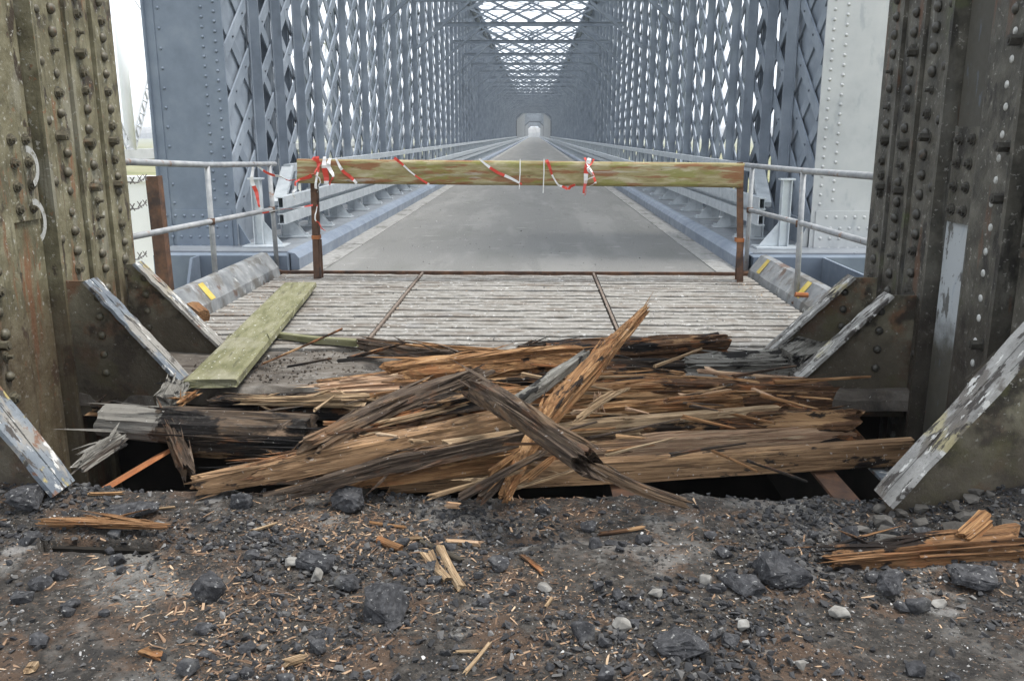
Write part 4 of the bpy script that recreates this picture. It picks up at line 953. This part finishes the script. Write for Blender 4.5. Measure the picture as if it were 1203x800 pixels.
# rusted members and stringers below
def steel(name, label, a, b_, w, th, mat, wd=(1,0,0), group=None):
    o = mobj(name, MB().bar(a, b_, w, th, wd), mat); return tag(o, label, 'steel bar', group)
steel('rusty_flat', 'bright orange rusty flat bar slanting in the open hole', PZ(106,584,-.10), PZ(200,528,-.10), .15, .014, MT['orange_rust'], (.7,-.7,.4))
t = []
for i, (x, lab) in enumerate(((1.42, 'rusty brown stringer in the hole below the pale squared beam'), (1.72, 'grey flaking stringer in the hole beside the wide flaking flange'), (.42, 'dark stringer in the hole below the crossing timbers'), (-.9, 'dark stringer in the hole below the tan sawn beam'))):
    e = thing('stringer', (x, 3.62, -.5), lab, 'stringer', 'stringers in the hole')
    mobj('flange_plate', MB().box(x-.055, x+.055, 3.47, 5.6, -.115, -.10), MT['rust'] if i != 1 else MT['peel'], e)
    mobj('web_plate', MB().box(x-.008, x+.008, 3.47, 5.6, -.5, -.116), MT['under'], e)

# =================================================================== FOREGROUND DEBRIS
lg('rotten_board', 'rotten orange board along the crust edge by the dark pillar', [(965,660,.02),(1080,648,.02),(1215,640,.03)], [16,26,32], 'orange', 'split', 80, 1.5, cat='board', ends=.06, group='boards in the near deck')
lg('rotten_board', 'split tan wood edge along the little slot in the crust', [(40,612,.0),(130,614,.0),(205,618,.0)], [5,8,5], 'orange', 'split', 81, 1.6, cat='board', ends=.06, group='boards in the near deck')
ct = thing('slot_dark_lining', (TR[0].x, TR[0].y, -.28), 'black lining added to darken the little slot of the crust', 'trough')
dv = (TR[1]-TR[0]).normalized(); nv = Vector((-dv.y, dv.x, 0))  # black boards added so the slot looks like a dark hole
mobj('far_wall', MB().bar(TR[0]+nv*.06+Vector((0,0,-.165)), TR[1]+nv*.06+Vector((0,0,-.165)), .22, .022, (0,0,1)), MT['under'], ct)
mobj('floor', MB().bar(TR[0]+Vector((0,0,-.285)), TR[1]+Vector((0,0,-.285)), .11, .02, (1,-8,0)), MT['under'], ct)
lg('wood_block', 'short tan wood offcut leaning on the rotten orange board', [(1127,636,.06),(1160,608,.10)], [16,18], 'tan', 'split', 83, 1, cat='offcut', ends=.02, spikes=1, group='offcuts')
lg('wood_block', 'smooth honey coloured wood chunk beside the pale sticks', [(443,633,.03),(474,645,.03)], [10,9], 'orange', 'round', 84, 1, cat='offcut', ends=.01, spikes=0, m=8, group='offcuts')
lg('wood_block', 'reddish wood chunk under the crossing timbers', [(520,592,.02),(545,594,.02)], [10,9], 'pink', 'split', 85, 1, cat='offcut', ends=.02, spikes=0, m=8, group='offcuts')
def hull(rg, dx, dy, dz, n=14, box=.6):
    bm = bmesh.new()
    for _ in range(n):
        p = [rg.uniform(-1, 1) for _ in range(3)]; k = rg.randrange(3)
        if rg.random() < box: p[k] = math.copysign(1, p[k])
        l = max(1.0, math.sqrt(sum(q*q for q in p))/1.15)
        bm.verts.new((p[0]/l*dx, p[1]/l*dy, p[2]/l*dz))
    r = bmesh.ops.convex_hull(bm, input=bm.verts)
    bmesh.ops.delete(bm, geom=[g for g in r['geom_interior'] if isinstance(g, bmesh.types.BMVert)], context='VERTS')
    bmesh.ops.recalc_face_normals(bm, faces=bm.faces)
    return bm
def chunk(px, py, wpx, hpx, label, seed, mat='asphalt', group=None, cat='asphalt lump', flat=1.0, bev=True):
    rg = random.Random(seed); p = PZ(px, py+hpx*.35, 0); z = gz(p.x, p.y) if p.y < 3.6 else 0
    k = (p-Vector((0,0,EYE))).length/F_PX; w = wpx*k/2; h = hpx*k/2*flat*.95
    bm = hull(rg, w, w*rg.uniform(.65, .95), h, 18)
    if bev: bmesh.ops.bevel(bm, geom=list(bm.edges), offset=w*.05, segments=1, affect='EDGES')
    bmesh.ops.triangulate(bm, faces=bm.faces)
    if wpx > 25:
        bmesh.ops.subdivide_edges(bm, edges=bm.edges, cuts=2, use_grid_fill=True)
        for v in bm.verts: v.co += v.co.normalized()*(noise.noise(v.co*60+Vector((seed,0,0)))*.10 + noise.noise(v.co*25+Vector((seed,0,0)))*.10)*w
    me = bpy.data.meshes.new('chunk'); bm.to_mesh(me); bm.free(); me.materials.append(MT[mat])
    o = bpy.data.objects.new('asphalt_lump' if mat == 'asphalt' else ('dirt_clod' if mat == 'clod' else 'stone'), me); C.objects.link(o)
    zmin = min(v.co.z for v in me.vertices)
    o.location = (p.x, p.y, z-zmin-h*.18); o.rotation_euler = (rg.uniform(-.12, .12), rg.uniform(-.12, .12), rg.uniform(-.4, .4))
    return tag(o, label, cat, group)
big = [(453,707,60,52,'big squarish black asphalt lump standing alone on the brown chips'),(411,578,46,28,'grey black asphalt lump at the hole edge under the tan sawn beam'),(250,694,40,38,'black lump on the dusty crust with a grey top'),
       (370,660,54,30,'wide low asphalt lump beside a white pebble'),(918,675,64,40,'wide flat asphalt slab lump behind pale stones'),(800,760,62,34,'flat dark asphalt lump among pebbles near the pale dust'),
       (870,690,50,22,'flat crumbled lump beside the wide slab lump'),(1048,690,38,28,'blocky asphalt lump before the rotten orange board'),(1078,706,30,24,'smaller blocky lump beside the blocky asphalt lump'),
       (684,742,32,28,'rounded grey lump near the pale dust patch'),(1000,615,26,30,'upright dark lump at the foot of the wide flaking flange'),(1140,677,52,28,'dark crumbled lump against the rotten orange board'),
       (283,579,26,26,'small upright black lump before the sawn beam end'),(155,592,60,16,'low flat asphalt plate at the hole edge by the orange rusty bar'),(638,585,20,18,'little black lump under the crossing timbers'),
       (36,583,44,30,'dark lump at the foot of the wide blue flange'),(408,688,30,24,'dark lump behind the big squarish lump'),(585,665,28,20,'lump beside the pale sticks'),(130,650,10,10,'tiny lump by the slot in the crust')]
for i, (x, y, w, h, l) in enumerate(big): chunk(x, y, w, h, l, 300+i, flat=.9)
for i, (x, y, w, h, l) in enumerate(((827,682,18,16,'white pebble before the wide slab lump'),(344,664,20,14,'white pebble beside the wide low lump'),(730,736,22,16,'pale stone beside the rounded grey lump'),(872,742,14,18,'tall pale pebble'),
    (1103,708,22,8,'flat white shard by the blocky lumps'),(770,702,18,12,'pale flat stone on the crumbs'),(640,690,18,12,'grey pebble'),(940,788,14,12,'small pale pebble near the frame of dust'),(373,680,14,20,'thin white shard standing by the chips'),(985,722,24,12,'flat grey shard'))):
    chunk(x, y, w, h, l if len(l.split()) > 3 else l + ' lying on the near deck', 400+i, 'stone', None, 'pebble', .9)
rg = random.Random(9)
for i in range(70):
    px, py = rg.uniform(20, 1190), rg.uniform(605, 800)
    w = rg.uniform(11, 24); chunk(px, py, w, w*rg.uniform(.6, .9), 'small black asphalt lump scattered on the near deck', 500+i, 'asphalt', 'small asphalt lumps', flat=.9, bev=False)
for i in range(46):
    px, py = rg.uniform(1010, 1190), rg.uniform(575, 650)
    if py < 590 and px < 1060: continue
    w = rg.uniform(9, 24); chunk(px, py, w, w*.6, 'brown dirt clod heaped under the wide flaking flange', 600+i, 'clod', 'dirt clods', 'dirt clod', bev=False)
# sticks on the ground
def gstick(p, q, th, mat, label, seed, group=None):
    a, b_ = PZ(*p, 0), PZ(*q, 0)
    for v in (a, b_): v.z = (gz(v.x, v.y) if v.y < 3.6 else 0)+.012
    k = (a-Vector((0,0,EYE))).length/F_PX
    return shaped_log('splinter_stick', label, [a, b_], th*k*1.2, th*k*.8, W[mat], 'split', seed, 'splinter', group, .02, 0, 0, 7)
for i, (p, q, th, l) in enumerate((((497,655),(528,690),7,'pale stick'),((515,650),(545,700),8,'pale stick'),((505,652),(517,680),5,'pale stick'),((455,634),(499,627),5,'white lath'),((520,640),(570,644),8,'pinkish strip'),((490,640),(545,668),5,'dark stick'),
    ((545,800),(578,757),4,'pale stick'),((530,772),(570,770),3,'pale stick'),((330,788),(362,775),8,'pale chip'),((163,773),(195,782),9,'tan chip'),((33,798),(42,782),8,'pale chip'),((170,596),(210,590),3,'pale stick'),((290,617),(330,606),3,'pale stick'),
    ((610,655),(640,680),4,'brown stick'),((640,720),(650,705),3,'pale stick'),((100,580),(150,572),4,'tan strip'),((30,620),(75,628),5,'orange strip'),((430,606),(480,612),4,'tan strip'),((700,620),(760,612),4,'brown strip'))):
    mat = {'pale': 'stick', 'white': 'stick', 'pinkish': 'pink', 'dark': 'olddark', 'tan': 'tan', 'orange': 'orange', 'brown': 'brown'}[l.split()[0]]
    gstick(p, q, th, mat, {'pale stick': 'pale splinter stick lying on the crumbled near deck'}.get(l, l + ' of split wood lying on the crumbled near deck'), 700+i, 'splinters on the near deck')
# crumbs and chips: uncountable
nr = np.random.default_rng(5)
def scatter(name, protos, n, xs_, ys_, size, mat, label, cat, dens, flat=1.0, lift=.25, long_=None, zf=None):
    V_, F_ = [], []; off = 0; cnt = 0
    while cnt < n:
        x = nr.uniform(*xs_); y = nr.uniform(*ys_)
        if nr.random() > dens(x, y): continue
        pv, pf = protos[nr.integers(len(protos))]
        s_ = size(nr); a = nr.uniform(0, 6.283)
        ca, sa = math.cos(a), math.sin(a); P_ = pv*s_
        if long_: P_ = P_*np.array([nr.uniform(*long_), 1, flat])
        tl = nr.uniform(-.35, .35); ct, st = math.cos(tl), math.sin(tl)
        P_ = np.stack([P_[:,0]*ct-P_[:,2]*st, P_[:,1], P_[:,0]*st+P_[:,2]*ct], 1)
        P_ = np.stack([P_[:,0]*ca-P_[:,1]*sa, P_[:,0]*sa+P_[:,1]*ca, P_[:,2]], 1)
        z = (zf or gz)(x, y)
        P_ = P_ + np.array([x, y, z - P_[:,2].min()*(1-lift)*.8])
        V_.append(P_); F_ += [tuple(int(q)+off for q in f) for f in pf]; off += len(P_); cnt += 1
    me = bpy.data.meshes.new(name); me.from_pydata(np.concatenate(V_).tolist(), [], F_); me.materials.append(mat)
    o = bpy.data.objects.new(name, me); C.objects.link(o); return tag(o, label, cat, None, 'stuff')
def proto_hull(seed, n, d):
    bm = hull(random.Random(seed), *d, n); bm.verts.ensure_lookup_table(); bm.verts.index_update()
    r = (np.array([v.co[:] for v in bm.verts]), [tuple(v.index for v in f.verts) for f in bm.faces]); bm.free(); return r
PH = [proto_hull(900+i, 9, (1, .8, .65)) for i in range(10)]
CH = [proto_hull(950+i, 8, (1, .3, .10)) for i in range(8)]
def dn(x, y, s=1.0, o=0.0, f=1.4): return max(0, min(1, .5+s*noise.noise((x*f+o, y*f-o, o))))
def d_crumb(x, y): return min(1, (.06 + dn(x, y, 2.6, 3, 1.3)*1.0)*(1.0 if y > 2.9 else (.22 if x < -1.0 else .85)))
def d_chip(x, y): return min(1, (math.exp(-((x+.55)/.75)**2) + .18)*dn(x, y, 1.3, 8, 1.8)*(1.15 if y < 3.35 else .7))
scatter('asphalt_crumbs', PH, 22000, (-2.8, 2.5), (1.6, 3.6), lambda r: .003+.016*r.random()**4, MT['crumb'], 'black asphalt crumbs covering the near deck', 'crumbs', d_crumb)
scatter('asphalt_gravel', PH, 1500, (-2.8, 2.5), (1.6, 3.58), lambda r: .008+.016*r.random()**3, MT['asphalt'], 'loose asphalt gravel strewn over the near deck', 'gravel', lambda x, y: d_crumb(x, y)*dn(x, y, 2.2, 5, 2.4))
scatter('pale_grit', PH, 2200, (-2.8, 2.5), (1.6, 3.6), lambda r: .002+.007*r.random()**3, MT['pebble'], 'pale grit flecks mixed into the crumbs', 'grit', lambda x, y: .4+.6*sst(0, 1.2, x))
scatter('wood_chips', CH, 13000, (-2.6, 2.4), (1.6, 3.6), lambda r: .004+.016*r.random()**3.5, MT['chip'], 'brown wood chips and shavings strewn over the near deck', 'wood chips', d_chip, long_=(.6, 1.9))
one = lambda x, y: 1.0
scatter('strip_dirt', PH, 2600, (-2.3, 2.0), (5.2, 6.1), lambda r: .003+.013*r.random()**3, MT['dirtcrumb'], 'dark dirt crumbs on the timber strip before the slatted deck', 'dirt', lambda x, y: dn(x, y, 1.6, 2, 2.2), zf=lambda x, y: -.026)
scatter('strip_droppings', PH, 900, (-2.3, 2.0), (5.2, 9.4), lambda r: .003+.010*r.random()**3, MT['pebble'], 'pale droppings and grit on strip and slatted deck', 'grit', lambda x, y: dn(x, y, 1.6, 6, 1.2)*(1 if y < 6.4 else .5), zf=lambda x, y: -.022 if y < 6.07 else .001)
scatter('road_grit', PH, 700, (-2.3, 1.95), (9.7, 26), lambda r: .004+.010*r.random()**4, MT['pebble'], 'pale grit scattered on the road', 'grit', one, zf=lambda x, y: .0)
scatter('kerb_litter', CH, 900, (-2.75, 2.25), (6.2, 9.4), lambda r: .006+.014*r.random()**2, MT['chip'], 'dead leaves and chips gathered at the kerbs', 'litter', lambda x, y: 1.0 if abs(x+.2) > 2.25 else .06, zf=lambda x, y: .001)
# =================================================================== BACKGROUND beside the bridge
def rail_bridge():
    t = thing('truss_bridge', (-27.5, 60, -4), 'pale railway truss bridge with laced diagonals beyond the blue end post', 'bridge')
    x = -27.5
    mobj('bottom_chord', MB().box(x-.3, x+.3, 12, 200, -.2, .5).box(x-4, x-.3, 12, 200, -.6, -.1), MT['grey_steel'], t)
    mobj('top_chord', MB().box(x-.3, x+.3, 12, 200, 13, 13.7), MT['white_steel'], t)
    for i, y in enumerate(range(20, 200, 20)):
        mobj('post', MB().tube([(x, y, .5), (x, y, 13)], .34, 14), MT['white_steel'], t, True)
        for sg in (-1, 1):
            a = Vector((x, y+.3*sg, .6)); b_ = Vector((x, y+10*sg, 13)); dd = (b_-a).normalized(); nn = Vector((0, -dd.z, dd.y))
            m_ = MB().bar(a+nn*.32, b_+nn*.32, .1, .1, (1,0,0)).bar(a-nn*.32, b_-nn*.32, .1, .1, (1,0,0)); L_ = (b_-a).length; k = 0
            while k*.55 < L_-.6:
                p = a+dd*(k*.55); m_.bar(p+nn*.3*(1 if k % 2 else -1), p+dd*.3-nn*.3*(1 if k % 2 else -1), .14, .03, (1,0,0)); k += 1
            mobj('laced_diagonal', m_, MT['grey_steel'], t)
            mobj('bracing_rod', MB().tube([(x-.3, y, 12.5), (x-.3, y+19.5*sg, 1.2)], .035, 5), MT['grey_steel'], t)
    for y in (14, 54, 94, 134, 174): mobj('pier', MB().box(x-4, x+.5, y-2, y+2, -6, -.61), MT['white_wall'], t)
rail_bridge()
o = mobj('retaining_wall', MB().box(-30, -8.5, 33, 33.6, -6, -.25).box(-30.1, -8.4, 32.9, 33.7, -.249, -.05), MT['white_wall']); tag(o, 'plain white wall beyond the barbed wire post', 'wall')
# distant bare wood on the horizon: one mass
vs = []; fs = []; rg = random.Random(2)
mm = MB()
for side, x0, x1, y in ((0, -900, 900, 1250),):
    n = 260; prev = None
    for i in range(n):
        x = x0+(x1-x0)*i/n; h = 9+7*abs(noise.noise((x*.02, 1, 0)))+3*rg.random(); w = 6+4*rg.random(); yy = y+rg.uniform(-30, 30)
        mm.tube([(x, yy, -5), (x, yy, h*.3), (x+rg.uniform(-1,1), yy, h*.7), (x+rg.uniform(-1,1), yy, h)], [w*.5, w, w*.75, w*.15], 7)
o = mobj('distant_wood', mm, MT['leafless'], kind='stuff', label='hazy bare wood on the far horizon', cat='wood')

# =================================================================== HAZE: even thin air round everything
hm = bpy.data.materials.new('haze'); hm.use_nodes = True; nt = hm.node_tree; nt.nodes.clear()
out = V(nt, 'ShaderNodeOutputMaterial'); pv = V(nt, 'ShaderNodeVolumePrincipled'); pv.inputs['Color'].default_value = (.86, .9, .95, 1)
pv.inputs['Density'].default_value = .0008; pv.inputs['Anisotropy'].default_value = .2; nt.links.new(pv.outputs[0], out.inputs['Volume'])
mobj('haze', MB().box(-4700, 4700, -4400, 5000, -7.5, 26), hm, kind='stuff', label='pale thin haze filling the air', cat='haze')
